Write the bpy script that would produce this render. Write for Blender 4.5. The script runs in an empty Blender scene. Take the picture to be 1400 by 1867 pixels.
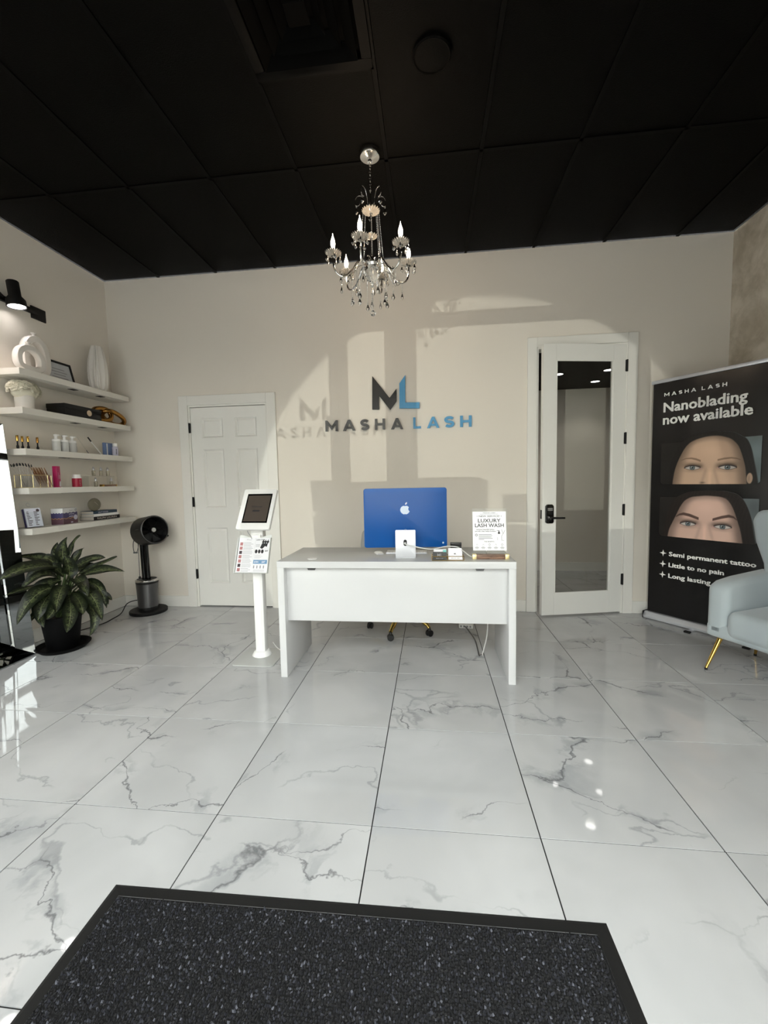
import bpy, bmesh, math, random
import numpy as np
from mathutils import Vector, Matrix, Euler
R = math.radians
random.seed(7)
scn = bpy.context.scene
COL = scn.collection

# ------------------------------------------------------------------ camera
FPX = 757.25
cam = bpy.data.cameras.new('camera')
cam.sensor_fit = 'HORIZONTAL'; cam.sensor_width = 36.0
cam.lens = FPX / 1400 * 36.0; cam.clip_start = 0.02; cam.clip_end = 200
camo = bpy.data.objects.new('camera', cam); COL.objects.link(camo)
cr = Vector((0.99368509, 0.11050279, -0.01946979)); cu = Vector((0.01117123, 0.07522639, 0.9971039)); cf = Vector((-0.1116474, 0.99102478, -0.0735169))
mw = Matrix(((cr.x, cu.x, -cf.x, 0), (cr.y, cu.y, -cf.y, 0), (cr.z, cu.z, -cf.z, 1.26454519), (0, 0, 0, 1)))
camo.matrix_world = mw
scn.camera = camo
scn.view_settings.view_transform = 'Standard'; scn.view_settings.look = 'None'
scn.view_settings.gamma = 1.0; scn.view_settings.use_curve_mapping = False
scn.view_settings.exposure = 0.6

# ------------------------------------------------------------------ sky
world = bpy.data.worlds.new('overcast_sky'); scn.world = world; world.use_nodes = True
bg = world.node_tree.nodes['Background']; bg.inputs[0].default_value = (1.0, 0.995, 0.985, 1); bg.inputs[1].default_value = 7.4

# room dimensions in metres (camera stands over the origin)
YW, XL, XR, ZC, YF = 4.014, -3.246, 2.592, 3.326, -0.25
DEEP = 5.83; ZC2 = 2.43

# ------------------------------------------------------------------ lights
def light(name, kind, loc, energy, color=(1, 1, 1), target=None, **kw):
    l = bpy.data.lights.new(name, kind); l.energy = energy; l.color = color
    for k, v in kw.items(): setattr(l, k, v)
    o = bpy.data.objects.new(name, l); COL.objects.link(o); o.location = loc
    if target is not None:
        o.rotation_euler = (Vector(target) - Vector(loc)).to_track_quat('-Z', 'Y').to_euler()
    return o
# sky light enters through the storefront: a portal guides the sampling, it emits nothing itself
po = light('storefront_portal', 'AREA', (-0.3, YF - 0.12, 1.37), 1.0, target=(-0.3, 3, 1.37), shape='RECTANGLE', size=5.6, size_y=2.74)
po.data.cycles.is_portal = True
# low sun glinting off a windscreen in the car park, thrown up through the glass onto the back wall
light('windscreen_glint', 'SPOT', (-3.71, -10.25, 0.465), 1250, (1.0, 0.96, 0.86), target=(0.30, YW, 0.85), spot_size=R(16.2), spot_blend=0.06, shadow_soft_size=0.012)

# ------------------------------------------------------------------ materials
def lin(c):
    out = []
    for v in c:
        v = v / 255.0
        out.append(v / 12.92 if v <= 0.04045 else ((v + 0.055) / 1.055) ** 2.4)
    return tuple(out)
def mat(name, rgb, rough=0.5, metal=0.0, spec=0.5, var=0.04, scale=6.0, bump=0.0, bscale=150.0, coat=0.0, sheen=0.0, emit=None, estr=0.0, trans=0.0, ior=1.45):
    m = bpy.data.materials.new(name); m.use_nodes = True
    nt = m.node_tree; b = nt.nodes['Principled BSDF']
    col = lin(rgb)
    b.inputs['Roughness'].default_value = rough; b.inputs['Metallic'].default_value = metal
    b.inputs['Specular IOR Level'].default_value = spec; b.inputs['IOR'].default_value = ior
    b.inputs['Coat Weight'].default_value = coat; b.inputs['Coat Roughness'].default_value = 0.05
    b.inputs['Sheen Weight'].default_value = sheen; b.inputs['Transmission Weight'].default_value = trans
    tc = nt.nodes.new('ShaderNodeTexCoord')
    if var:
        n = nt.nodes.new('ShaderNodeTexNoise'); n.inputs['Scale'].default_value = scale; n.inputs['Detail'].default_value = 4
        nt.links.new(tc.outputs['Object'], n.inputs['Vector'])
        mx = nt.nodes.new('ShaderNodeMix'); mx.data_type = 'RGBA'
        mx.inputs[6].default_value = (*[c * (1 - var) for c in col], 1); mx.inputs[7].default_value = (*[min(1, c * (1 + var)) for c in col], 1)
        nt.links.new(n.outputs['Fac'], mx.inputs[0]); nt.links.new(mx.outputs[2], b.inputs['Base Color'])
    else:
        b.inputs['Base Color'].default_value = (*col, 1)
    if bump:
        n2 = nt.nodes.new('ShaderNodeTexNoise'); n2.inputs['Scale'].default_value = bscale; n2.inputs['Detail'].default_value = 3
        bp = nt.nodes.new('ShaderNodeBump'); bp.inputs['Strength'].default_value = bump; bp.inputs['Distance'].default_value = 0.004
        nt.links.new(tc.outputs['Object'], n2.inputs['Vector']); nt.links.new(n2.outputs['Fac'], bp.inputs['Height']); nt.links.new(bp.outputs[0], b.inputs['Normal'])
    if emit:
        b.inputs['Emission Color'].default_value = (*emit, 1); b.inputs['Emission Strength'].default_value = estr
    return m
def thin_glass(name, tint=(1, 1, 1), gl=0.0, ior=1.45):
    m = bpy.data.materials.new(name); m.use_nodes = True; nt = m.node_tree; nt.nodes.clear()
    out = nt.nodes.new('ShaderNodeOutputMaterial'); t = nt.nodes.new('ShaderNodeBsdfTransparent'); t.inputs[0].default_value = (*tint, 1)
    g = nt.nodes.new('ShaderNodeBsdfGlossy'); g.inputs['Roughness'].default_value = gl
    f = nt.nodes.new('ShaderNodeFresnel'); f.inputs['IOR'].default_value = ior
    mx = nt.nodes.new('ShaderNodeMixShader')
    gm = nt.nodes.new('ShaderNodeNewGeometry'); su = nt.nodes.new('ShaderNodeMath'); su.operation = 'SUBTRACT'; su.inputs[0].default_value = 1.0
    mu = nt.nodes.new('ShaderNodeMath'); mu.operation = 'MULTIPLY'          # reflect only on entering: no internal reflection inside thin sheets
    nt.links.new(gm.outputs['Backfacing'], su.inputs[1]); nt.links.new(f.outputs[0], mu.inputs[0]); nt.links.new(su.outputs[0], mu.inputs[1])
    nt.links.new(mu.outputs[0], mx.inputs[0]); nt.links.new(t.outputs[0], mx.inputs[1]); nt.links.new(g.outputs[0], mx.inputs[2]); nt.links.new(mx.outputs[0], out.inputs[0])
    return m
class N:                                    # tiny node-graph helper
    def __init__(s, m): s.t = m.node_tree
    def new(s, kind, **kw):
        n = s.t.nodes.new(kind)
        for k, v in kw.items(): setattr(n, k, v)
        return n
    def put(s, sock, v):
        if isinstance(v, bpy.types.NodeSocket): s.t.links.new(v, sock)
        elif v is not None: sock.default_value = v
    def math(s, op, a, b=None, clamp=False):
        n = s.new('ShaderNodeMath', operation=op, use_clamp=clamp); s.put(n.inputs[0], a); s.put(n.inputs[1], b); return n.outputs[0]
    def vmath(s, op, a, b=None, sc=None):
        n = s.new('ShaderNodeVectorMath', operation=op); s.put(n.inputs[0], a); s.put(n.inputs[1], b)
        if sc is not None: s.put(n.inputs['Scale'], sc)
        return n.outputs[0]
    def noise(s, vec, scale, detail=4, rough=0.55, dist=0.0):
        n = s.new('ShaderNodeTexNoise'); s.put(n.inputs['Vector'], vec); n.inputs['Scale'].default_value = scale; n.inputs['Detail'].default_value = detail
        n.inputs['Roughness'].default_value = rough; n.inputs['Distortion'].default_value = dist; return n
    def ramp(s, v, a, b, c=0.0, d=1.0, smooth=True):
        n = s.new('ShaderNodeMapRange', interpolation_type='SMOOTHSTEP' if smooth else 'LINEAR'); s.put(n.inputs[0], v)
        for i, q in enumerate((a, b, c, d)): n.inputs[i + 1].default_value = q
        return n.outputs[0]
    def mix(s, f, a, b):
        n = s.new('ShaderNodeMix', data_type='RGBA'); s.put(n.inputs[0], f)
        for i, q in ((6, a), (7, b)): s.put(n.inputs[i], q if isinstance(q, bpy.types.NodeSocket) else (*q, 1))
        return n.outputs[2]

def marble():
    m = mat('marble_tile', (226, 227, 226), 0.035, var=0); g = N(m); b = m.node_tree.nodes['Principled BSDF']
    tc = g.new('ShaderNodeTexCoord'); oi = g.new('ShaderNodeObjectInfo')
    off = g.vmath('SCALE', (37.1, 53.7, 19.3), sc=oi.outputs['Random'])
    p = g.vmath('ADD', tc.outputs['Object'], off)
    w = g.noise(p, 1.1, 4, 0.55); ws = g.vmath('SCALE', g.vmath('SUBTRACT', w.outputs['Color'], (0.5, 0.5, 0.5)), sc=0.75)
    pw = g.vmath('ADD', p, ws)
    w2 = g.noise(p, 9, 4, 0.65); pw = g.vmath('ADD', pw, g.vmath('SCALE', g.vmath('SUBTRACT', w2.outputs['Color'], (0.5, 0.5, 0.5)), sc=0.10))
    mp = g.new('ShaderNodeMapping'); mp.inputs['Rotation'].default_value = (0, 0, 0.75); mp.inputs['Scale'].default_value = (0.75, 1.5, 1.0); g.put(mp.inputs[0], pw)
    v = g.new('ShaderNodeTexVoronoi', feature='DISTANCE_TO_EDGE', voronoi_dimensions='2D'); v.inputs['Scale'].default_value = 1.25; g.put(v.inputs['Vector'], mp.outputs[0])
    mk = g.ramp(g.noise(p, 1.5, 2).outputs['Fac'], 0.43, 0.53)
    wid = g.ramp(g.noise(p, 6.0, 3).outputs['Fac'], 0.38, 0.72, 0.0035, 0.016)
    line = g.math('SUBTRACT', 1.0, g.math('DIVIDE', v.outputs['Distance'], wid), True)
    line = g.math('MULTIPLY', line, mk)
    halo = g.math('MULTIPLY', g.math('MULTIPLY', g.ramp(v.outputs['Distance'], 0.0, 0.12, 1.0, 0.0), mk), g.ramp(g.noise(pw, 6, 4).outputs['Fac'], 0.50, 0.60))
    n1 = g.noise(g.vmath('ADD', mp.outputs[0], (3.3, 9.1, 0)), 1.1, 3, 0.5)
    l2 = g.ramp(g.math('ABSOLUTE', g.math('SUBTRACT', n1.outputs['Fac'], 0.5)), 0.0, 0.007, 1.0, 0.0)
    l2 = g.math('MULTIPLY', l2, g.ramp(g.noise(p, 2.0, 2).outputs['Fac'], 0.48, 0.60))
    cloud = g.noise(p, 2.2, 3, 0.5, 0.4)
    base = g.mix(g.ramp(cloud.outputs['Fac'], 0.3, 0.75), lin((181, 182, 183)), lin((194, 195, 196)))
    c = g.mix(g.math('MULTIPLY', halo, 0.5), base, lin((140, 144, 147)))
    c = g.mix(g.math('MULTIPLY', l2, 0.45), c, lin((120, 123, 126)))
    c = g.mix(g.math('MULTIPLY', line, 0.8), c, lin((92, 94, 97)))
    g.put(b.inputs['Base Color'], c)
    return m
def plaster():
    m = mat('limewash_plaster', (150, 140, 126), 0.7, var=0, bump=0.15, bscale=25); g = N(m); b = m.node_tree.nodes['Principled BSDF']
    tc = g.new('ShaderNodeTexCoord')
    n = g.noise(tc.outputs['Object'], 1.6, 8, 0.65, 1.2); n2 = g.noise(tc.outputs['Object'], 5, 5, 0.6, 0.5)
    f = g.math('ADD', g.math('MULTIPLY', n.outputs['Fac'], 0.7), g.math('MULTIPLY', n2.outputs['Fac'], 0.3))
    g.put(b.inputs['Base Color'], g.mix(g.ramp(f, 0.36, 0.64), lin((176, 165, 147)), lin((222, 213, 199))))
    return m
def carpet():
    m = mat('mat_pile', (20, 22, 27), 0.95, var=0, sheen=0.1); g = N(m); b = m.node_tree.nodes['Principled BSDF']
    at = g.new('ShaderNodeAttribute', attribute_name='tuft')
    g.put(b.inputs['Base Color'], at.outputs['Color'])
    return m
def vcol(name, rough=0.5, attr='paint', spec=0.5):
    m = mat(name, (128, 128, 128), rough, var=0, spec=spec); g = N(m)
    at = g.new('ShaderNodeAttribute', attribute_name=attr); g.put(m.node_tree.nodes['Principled BSDF'].inputs['Base Color'], at.outputs['Color'])
    return m
def leafmat():
    m = mat('variegated_leaf', (40, 56, 28), 0.42, spec=0.35, var=0); g = N(m); b = m.node_tree.nodes['Principled BSDF']
    uv = g.new('ShaderNodeUVMap', uv_map='UVMap'); s = g.new('ShaderNodeSeparateXYZ'); g.put(s.inputs[0], uv.outputs[0])
    tc = g.new('ShaderNodeTexCoord')
    a = g.math('ABSOLUTE', g.math('SUBTRACT', s.outputs[0], 0.5))
    nz = g.noise(tc.outputs['Object'], 55, 4, 0.7)
    band = g.math('MULTIPLY', g.ramp(a, 0.10, 0.40, 1.0, 0.0), g.ramp(nz.outputs['Fac'], 0.46, 0.58))
    # side veins run out from the midrib
    st = g.math('SINE', g.math('MULTIPLY', g.math('ADD', s.outputs[1], g.math('MULTIPLY', a, -0.35)), 95.0))
    vein = g.math('MULTIPLY', g.ramp(st, 0.55, 1.0), g.ramp(a, 0.05, 0.42, 0.7, 0.0))
    f = g.math('MAXIMUM', band, vein)
    c = g.mix(g.math('MULTIPLY', f, 0.7), lin((19, 26, 15)), lin((92, 102, 66)))
    c = g.mix(g.ramp(a, 0.0, 0.025, 0.75, 0.0), c, lin((140, 146, 104)))
    g.put(b.inputs['Base Color'], c)
    return m
def wood():
    m = mat('walnut', (110, 82, 66), 0.45, var=0); g = N(m); b = m.node_tree.nodes['Principled BSDF']
    tc = g.new('ShaderNodeTexCoord'); mp = g.new('ShaderNodeMapping'); mp.inputs['Scale'].default_value = (6, 60, 90); g.put(mp.inputs[0], tc.outputs['Object'])
    n = g.noise(mp.outputs[0], 1.5, 4, 0.6, 1.5)
    g.put(b.inputs['Base Color'], g.mix(g.ramp(n.outputs['Fac'], 0.35, 0.65), lin((84, 60, 46)), lin((150, 118, 98))))
    return m

M = {}
M['wall'] = mat('wall_paint', (231, 225, 215), 0.62, var=0.012, scale=1.5, bump=0.05, bscale=260)
M['trim'] = mat('trim_paint', (236, 235, 230), 0.35, var=0.012, scale=3)
M['door'] = mat('door_paint', (238, 238, 234), 0.38, var=0.012, scale=3)
M['plaster'] = plaster()
M['ceiling'] = mat('ceiling_black_paint', (6, 5.5, 4.5), 0.6, var=0.3, scale=2.5, bump=0.4, bscale=160, spec=0.06)
M['ceiling_bar'] = mat('ceiling_bar_black', (5, 4.5, 4), 0.55, var=0.2, spec=0.08)
M['tile'] = marble()
M['grout'] = mat('dark_grout', (30, 30, 31), 0.9)
M['white_lam'] = mat('white_laminate', (214, 215, 216), 0.22, var=0.01)
M['shelf'] = mat('shelf_white', (226, 223, 215), 0.35, var=0.01)
M['desk_top'] = mat('desk_top_shaded_laminate', (196, 196, 195), 0.25, var=0.01)  # white top greyed: the dimmer light on it is put into the colour
M['frosted'] = mat('frosted_acrylic', (226, 229, 227), 0.3, var=0.01)
M['white_gloss'] = mat('white_gloss', (246, 246, 245), 0.2, var=0.01)
M['ceramic'] = mat('white_ceramic', (226, 222, 216), 0.25, var=0.015)
M['black'] = mat('black_plastic', (16, 16, 17), 0.38)
M['matte_black'] = mat('matte_black', (12, 12, 13), 0.6)
M['black_gloss'] = mat('black_gloss', (8, 8, 9), 0.12)
M['chrome'] = mat('chrome', (215, 213, 210), 0.1, 1.0)
M['silver'] = mat('brushed_silver', (205, 207, 212), 0.3, 1.0)
M['alu'] = mat('satin_aluminium', (206, 208, 214), 0.4, 0.5)
M['gold'] = mat('polished_gold', (214, 174, 92), 0.16, 1.0)
M['antique'] = mat('antique_gold', (160, 118, 62), 0.2, 1.0)
M['copper'] = mat('dark_bronze', (112, 78, 50), 0.3, 1.0)
M['pale_gold'] = mat('pale_gold', (236, 220, 168), 0.34, 0.75)
M['brass'] = mat('brushed_brass', (206, 178, 100), 0.24, 1.0)
M['vent'] = mat('vent_black', (3, 3, 2.5), 0.75, var=0.2, spec=0.05)
M['bronze'] = mat('storefront_aluminium', (70, 68, 66), 0.4, 0.4)
M['grey_metal'] = mat('grey_metal', (102, 102, 103), 0.32, 0.75)
M['blue'] = mat('monitor_blue', (16, 84, 160), 0.3, 0.0, spec=0.35, var=0.02)
M['pale_blue'] = mat('pale_blue_emblem', (196, 208, 224), 0.25, 0.4)
M['sign_blue'] = mat('sign_blue', (74, 154, 204), 0.3, var=0.02)
M['sign_black'] = mat('sign_black', (24, 23, 24), 0.28)
M['sign_grey'] = mat('sign_charcoal', (66, 65, 66), 0.32)
M['mirror'] = mat('mirror_glass', (158, 162, 163), 0.0, 1.0, var=0)
M['pane'] = thin_glass('window_glass', (0.93, 0.95, 0.94))
M['door_pane'] = thin_glass('door_glass', (0.86, 0.87, 0.86))
M['acrylic'] = thin_glass('clear_acrylic', (0.95, 0.96, 0.96), 0.02)
M['crystal'] = mat('cut_crystal', (255, 255, 255), 0.0, var=0, trans=1.0, ior=1.5)
M['fluted'] = mat('fluted_glass', (206, 198, 186), 0.18, var=0, trans=0.45, ior=1.45)
M['bulb'] = mat('glowing_bulb', (255, 245, 225), 0.3, emit=(1.0, 0.90, 0.74), estr=5.0)
M['lens'] = mat('lamp_lens', (255, 255, 255), 0.3, emit=(1.0, 0.95, 0.93), estr=8.0)
M['velvet'] = mat('pale_blue_velvet', (162, 172, 177), 0.75, var=0.10, scale=3, sheen=0.35, bump=0.06, bscale=300)
M['pot'] = mat('black_pot', (4, 4, 5), 0.6, spec=0.15)
M['soil'] = mat('potting_soil', (40, 31, 24), 0.95, var=0.3, scale=60, bump=0.6, bscale=60)
M['leaf'] = leafmat()
M['stem'] = mat('leaf_stem', (64, 80, 44), 0.5)
M['rubber'] = mat('rubber_edge', (15, 15, 15), 0.7, bump=0.1, bscale=80)
M['carpet'] = carpet()
M['carpet_base'] = mat('mat_backing', (8, 8, 10), 0.95)
M['paper'] = mat('white_paper', (240, 240, 244), 0.6, var=0.005)
M['paper_lilac'] = mat('pale_lilac_print', (222, 224, 238), 0.6, var=0.01)
M['ink'] = mat('black_ink', (34, 34, 37), 0.6, var=0)
M['ink_grey'] = mat('grey_ink', (150, 150, 155), 0.6, var=0)
M['ink_pink'] = mat('rose_ink', (176, 120, 122), 0.6, var=0.2, scale=60)
M['ink_plum'] = mat('plum_ink', (66, 52, 58), 0.6, var=0.2, scale=60)
M['ink_blue'] = mat('blue_ink', (118, 158, 196), 0.6, var=0.03)
M['white_ink'] = mat('white_ink', (232, 231, 229), 0.5, var=0)
M['banner'] = mat('black_banner_vinyl', (20, 19, 20), 0.22, var=0.1, scale=3, bump=0.25, bscale=3.5, spec=0.6)
M['portrait'] = vcol('portrait_print', 0.3)
M['screen'] = mat('dim_screen', (84, 76, 70), 0.12, var=0.02)
M['fabric_grey'] = mat('grey_chair_fabric', (176, 176, 174), 0.8)
M['flower'] = mat('white_petals', (226, 222, 204), 0.8, var=0.05, scale=40)
M['stone'] = mat('grey_stone', (112, 108, 92), 0.55, var=0.2, scale=25)
M['magenta'] = mat('magenta_print', (176, 30, 92), 0.35)
M['crimson'] = mat('crimson_label', (168, 22, 58), 0.35)
M['purple'] = mat('purple_print', (66, 62, 104), 0.5)
M['maroon'] = mat('maroon_print', (92, 62, 74), 0.5)
M['lavender'] = mat('lavender_print', (200, 198, 218), 0.5)
M['orange_line'] = mat('orange_line_print', (206, 160, 104), 0.5)
M['teal_cover'] = mat('teal_book_cover', (38, 62, 80), 0.5)
M['page'] = mat('book_pages', (206, 200, 190), 0.8)
M['blue_label'] = mat('blue_label', (112, 134, 178), 0.45, var=0.15, scale=50)
M['dark_glass'] = mat('smoky_glass', (54, 64, 78), 0.1, trans=0.5)
M['dark_door'] = mat('dark_box', (10, 10, 11), 0.55)
M['white_cable'] = mat('white_cable', (226, 226, 224), 0.5)
M['teal_card'] = mat('mint_card', (130, 206, 200), 0.6)
M['asphalt'] = mat('asphalt', (120, 120, 120), 0.9, var=0.15, scale=3)
M['pavement'] = mat('pale_pavement', (165, 163, 159), 0.85, var=0.06, scale=2)
M['stucco'] = mat('pale_stucco', (215, 211, 203), 0.8, var=0.05)
M['hedge'] = mat('hedge_green', (58, 78, 48), 0.9, var=0.5, scale=8)
M['car_red'] = mat('red_car_paint', (186, 50, 62), 0.2, coat=0.6)
M['car_glass'] = mat('car_window', (40, 52, 60), 0.08)

# ------------------------------------------------------------------ mesh helpers
class MB:
    def __init__(s): s.v = []; s.f = []
    def add(s, verts, faces, T=None):
        b = len(s.v)
        for p in verts:
            p = Vector(p)
            s.v.append(tuple(T @ p if T is not None else p))
        s.f += [tuple(i + b for i in f) for f in faces]
        return s
    def box(s, a, b, T=None):
        x0, y0, z0 = a; x1, y1, z1 = b
        v = [(x0, y0, z0), (x1, y0, z0), (x1, y1, z0), (x0, y1, z0), (x0, y0, z1), (x1, y0, z1), (x1, y1, z1), (x0, y1, z1)]
        return s.add(v, [(0, 3, 2, 1), (4, 5, 6, 7), (0, 1, 5, 4), (1, 2, 6, 5), (2, 3, 7, 6), (3, 0, 4, 7)], T)
    def prism(s, poly, d0, d1, T=None):          # polygon in xy (counter-clockwise), extruded from z=d0 to z=d1
        n = len(poly)
        v = [(x, y, d0) for x, y in poly] + [(x, y, d1) for x, y in poly]
        f = [tuple(range(n))[::-1], tuple(range(n, 2 * n))] + [(i, (i + 1) % n, n + (i + 1) % n, n + i) for i in range(n)]
        return s.add(v, f, T)
    def lathe(s, prof, n=20, T=None, cap=True):  # profile of (r, z)
        v = []; f = []
        for r, z in prof:
            for k in range(n):
                a = 2 * math.pi * k / n; v.append((r * math.cos(a), r * math.sin(a), z))
        for i in range(len(prof) - 1):
            for k in range(n):
                k2 = (k + 1) % n; f.append((i * n + k, i * n + k2, (i + 1) * n + k2, (i + 1) * n + k))
        if cap:
            if prof[0][0] > 1e-6: f.append(tuple(range(n))[::-1])
            if prof[-1][0] > 1e-6: f.append(tuple((len(prof) - 1) * n + k for k in range(n)))
        return s.add(v, f, T)
    def tube(s, pts, r, n=8, cap=True, T=None):
        pts = [Vector(p) for p in pts]; m = len(pts)
        rs = r if isinstance(r, (list, tuple)) else [r] * m
        v = []; f = []; prev = None
        for i, p in enumerate(pts):
            t = (pts[min(i + 1, m - 1)] - pts[max(i - 1, 0)]).normalized()
            if prev is None:
                u = t.orthogonal().normalized()
            else:
                u = (prev - t * prev.dot(t)); u = u.normalized() if u.length > 1e-6 else t.orthogonal().normalized()
            prev = u; w = t.cross(u)
            for k in range(n):
                a = 2 * math.pi * k / n; v.append(tuple(p + (u * math.cos(a) + w * math.sin(a)) * rs[i]))
        for i in range(m - 1):
            for k in range(n):
                k2 = (k + 1) % n; f.append((i * n + k, i * n + k2, (i + 1) * n + k2, (i + 1) * n + k))
        if cap: f += [tuple(range(n))[::-1], tuple((m - 1) * n + k for k in range(n))]
        return s.add(v, f, T)
    def ring(s, c, R_, r, n=24, k=8, T=None, ax=(0, 0, 1)):
        q = Vector((0, 0, 1)).rotation_difference(Vector(ax)).to_matrix(); v = []; f = []
        for i in range(n):
            a = 2 * math.pi * i / n
            for j in range(k):
                b = 2 * math.pi * j / k; rr = R_ + r * math.cos(b)
                v.append(tuple(Vector(c) + q @ Vector((rr * math.cos(a), rr * math.sin(a), r * math.sin(b)))))
        for i in range(n):
            for j in range(k):
                f.append((i * k + j, ((i + 1) % n) * k + j, ((i + 1) % n) * k + (j + 1) % k, i * k + (j + 1) % k))
        return s.add(v, f, T)
    def sphere(s, c, r, n=12, m=8, T=None):
        rr = r if isinstance(r, (tuple, list)) else (r, r, r); c = Vector(c)
        v = [c + Vector((0, 0, -rr[2]))]; f = []
        for i in range(1, m):
            p = -math.pi / 2 + math.pi * i / m
            for k in range(n):
                a = 2 * math.pi * k / n; v.append(c + Vector((rr[0] * math.cos(p) * math.cos(a), rr[1] * math.cos(p) * math.sin(a), rr[2] * math.sin(p))))
        v.append(c + Vector((0, 0, rr[2]))); L = len(v) - 1
        for k in range(n):
            k2 = (k + 1) % n; f.append((0, 1 + k2, 1 + k)); f.append((L, 1 + (m - 2) * n + k, 1 + (m - 2) * n + k2))
            for i in range(m - 2): f.append((1 + i * n + k, 1 + i * n + k2, 1 + (i + 1) * n + k2, 1 + (i + 1) * n + k))
        return s.add(v, f, T)
    def disc(s, c, r, n=24, T=None, ry=None):
        ry = ry or r
        v = [(c[0] + r * math.cos(2 * math.pi * k / n), c[1] + ry * math.sin(2 * math.pi * k / n), c[2] if len(c) > 2 else 0) for k in range(n)]
        return s.add(v, [tuple(range(n))], T)
    def rect(s, x0, y0, x1, y1, z=0, T=None):
        return s.add([(x0, y0, z), (x1, y0, z), (x1, y1, z), (x0, y1, z)], [(0, 1, 2, 3)], T)
    def text(s, txt, size, T, align='LEFT', offset=0.0, extrude=0.0, space=1.0, width=None, sx=1.0, res=2):
        c = bpy.data.curves.new('txt', 'FONT'); c.body = txt; c.size = size; c.align_x = align; c.offset = offset * size; c.extrude = extrude
        c.space_character = space; c.resolution_u = res
        o = bpy.data.objects.new('txt', c); COL.objects.link(o)
        dg = bpy.context.evaluated_depsgraph_get(); me = bpy.data.meshes.new_from_object(o.evaluated_get(dg))
        vs = [v.co.copy() for v in me.vertices]; fs = [tuple(p.vertices) for p in me.polygons]
        bpy.data.objects.remove(o); bpy.data.curves.remove(c); bpy.data.meshes.remove(me)
        if width and vs:
            xs = [v.x for v in vs]; x0, x1 = min(xs), max(xs); k = width / (x1 - x0)
            for v in vs: v.x = (v.x - x0) * k if align == 'LEFT' else ((v.x - (x0 + x1) / 2) * k if align == 'CENTER' else (v.x - x1) * k)
        elif sx != 1.0:
            for v in vs: v.x *= sx
        return s.add(vs, fs, T)
    def build(s, name, m, parent=None, smooth=False, bevel=0.0, seg=2, label=None, subd=0, uv=None):
        me = bpy.data.meshes.new(name); me.from_pydata(s.v, [], s.f); me.update()
        if bevel:
            bm = bmesh.new(); bm.from_mesh(me)
            bmesh.ops.remove_doubles(bm, verts=bm.verts, dist=1e-6)
            ed = [e for e in bm.edges if len(e.link_faces) == 2 and e.calc_face_angle(0) > R(30)]
            bmesh.ops.bevel(bm, geom=ed, offset=bevel, segments=seg, profile=0.5, affect='EDGES', clamp_overlap=True)
            bm.to_mesh(me); bm.free()
        if smooth or bevel:
            me.shade_smooth()
            me.set_sharp_from_angle(angle=R(40))
        if uv is not None:
            ul = me.uv_layers.new(name='UVMap')
            for l in me.loops: ul.data[l.index].uv = uv[l.vertex_index]
        me.materials.append(m)
        o = bpy.data.objects.new(name, me); COL.objects.link(o)
        if parent is not None: o.parent = parent
        if label: o['label'] = label
        if subd:
            md = o.modifiers.new('smooth', 'SUBSURF'); md.levels = subd; md.render_levels = subd
        return o
def thing(name, label, cat, loc=(0, 0, 0), rz=0.0, group=None, kind=None, rot=None):
    o = bpy.data.objects.new(name, None); COL.objects.link(o); o.location = loc; o.rotation_euler = rot or (0, 0, rz); o.empty_display_size = 0.05
    if kind: o['kind'] = kind
    if label: o['label'] = label
    if cat: o['category'] = cat
    if group: o['group'] = group
    return o
def tag(o, label, cat, group=None):
    o['label'] = label; o['category'] = cat
    if group: o['group'] = group
    return o
def under(o, p): o.parent = p; o.matrix_parent_inverse = p.matrix_basis.inverted(); return o
def struct(o): o['kind'] = 'structure'; return o
def link_copy(o, parent=None, loc=None):
    c = o.copy(); COL.objects.link(c)
    if parent is not None: c.parent = parent
    if loc is not None: c.location = loc
    return c
def copy_tree(root, loc, label=None, rz=None, parent=None):
    kids = [k for k in root.children]
    c = root.copy(); COL.objects.link(c)
    if parent is not None: c.parent = parent
    if loc is not None: c.location = loc
    if rz is not None: c.rotation_euler = (0, 0, rz)
    if label: c['label'] = label
    for k in kids: copy_tree(k, None, parent=c)
    return c
def frameT(o, x, y):                                 # local axes x, y at o; z = x cross y
    x = Vector(x).normalized(); y = Vector(y).normalized(); z = x.cross(y)
    return Matrix(((x.x, y.x, z.x, o[0]), (x.y, y.y, z.y, o[1]), (x.z, y.z, z.z, o[2]), (0, 0, 0, 1)))
def TR(x=0, y=0, z=0): return Matrix.Translation((x, y, z))
def bez(p0, p1, p2, n=10):
    p0, p1, p2 = Vector(p0), Vector(p1), Vector(p2); c = p1 * 2 - (p0 + p2) * 0.5
    return [p0 * (1 - t) ** 2 + c * 2 * t * (1 - t) + p2 * t * t for t in [i / n for i in range(n + 1)]]
def catmull(pts, n=6):
    P = [Vector(p) for p in pts]; P = [P[0] * 2 - P[1]] + P + [P[-1] * 2 - P[-2]]; out = []
    for i in range(1, len(P) - 2):
        a, b, c, d = P[i - 1:i + 3]
        for k in range(n):
            t = k / n
            out.append(0.5 * ((2 * b) + (c - a) * t + (2 * a - 5 * b + 4 * c - d) * t * t + (3 * b - a - 3 * c + d) * t ** 3))
    out.append(P[-2]); return out
FRONT = frameT                                        # readability
UPV = (0, 0, 1)

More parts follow.
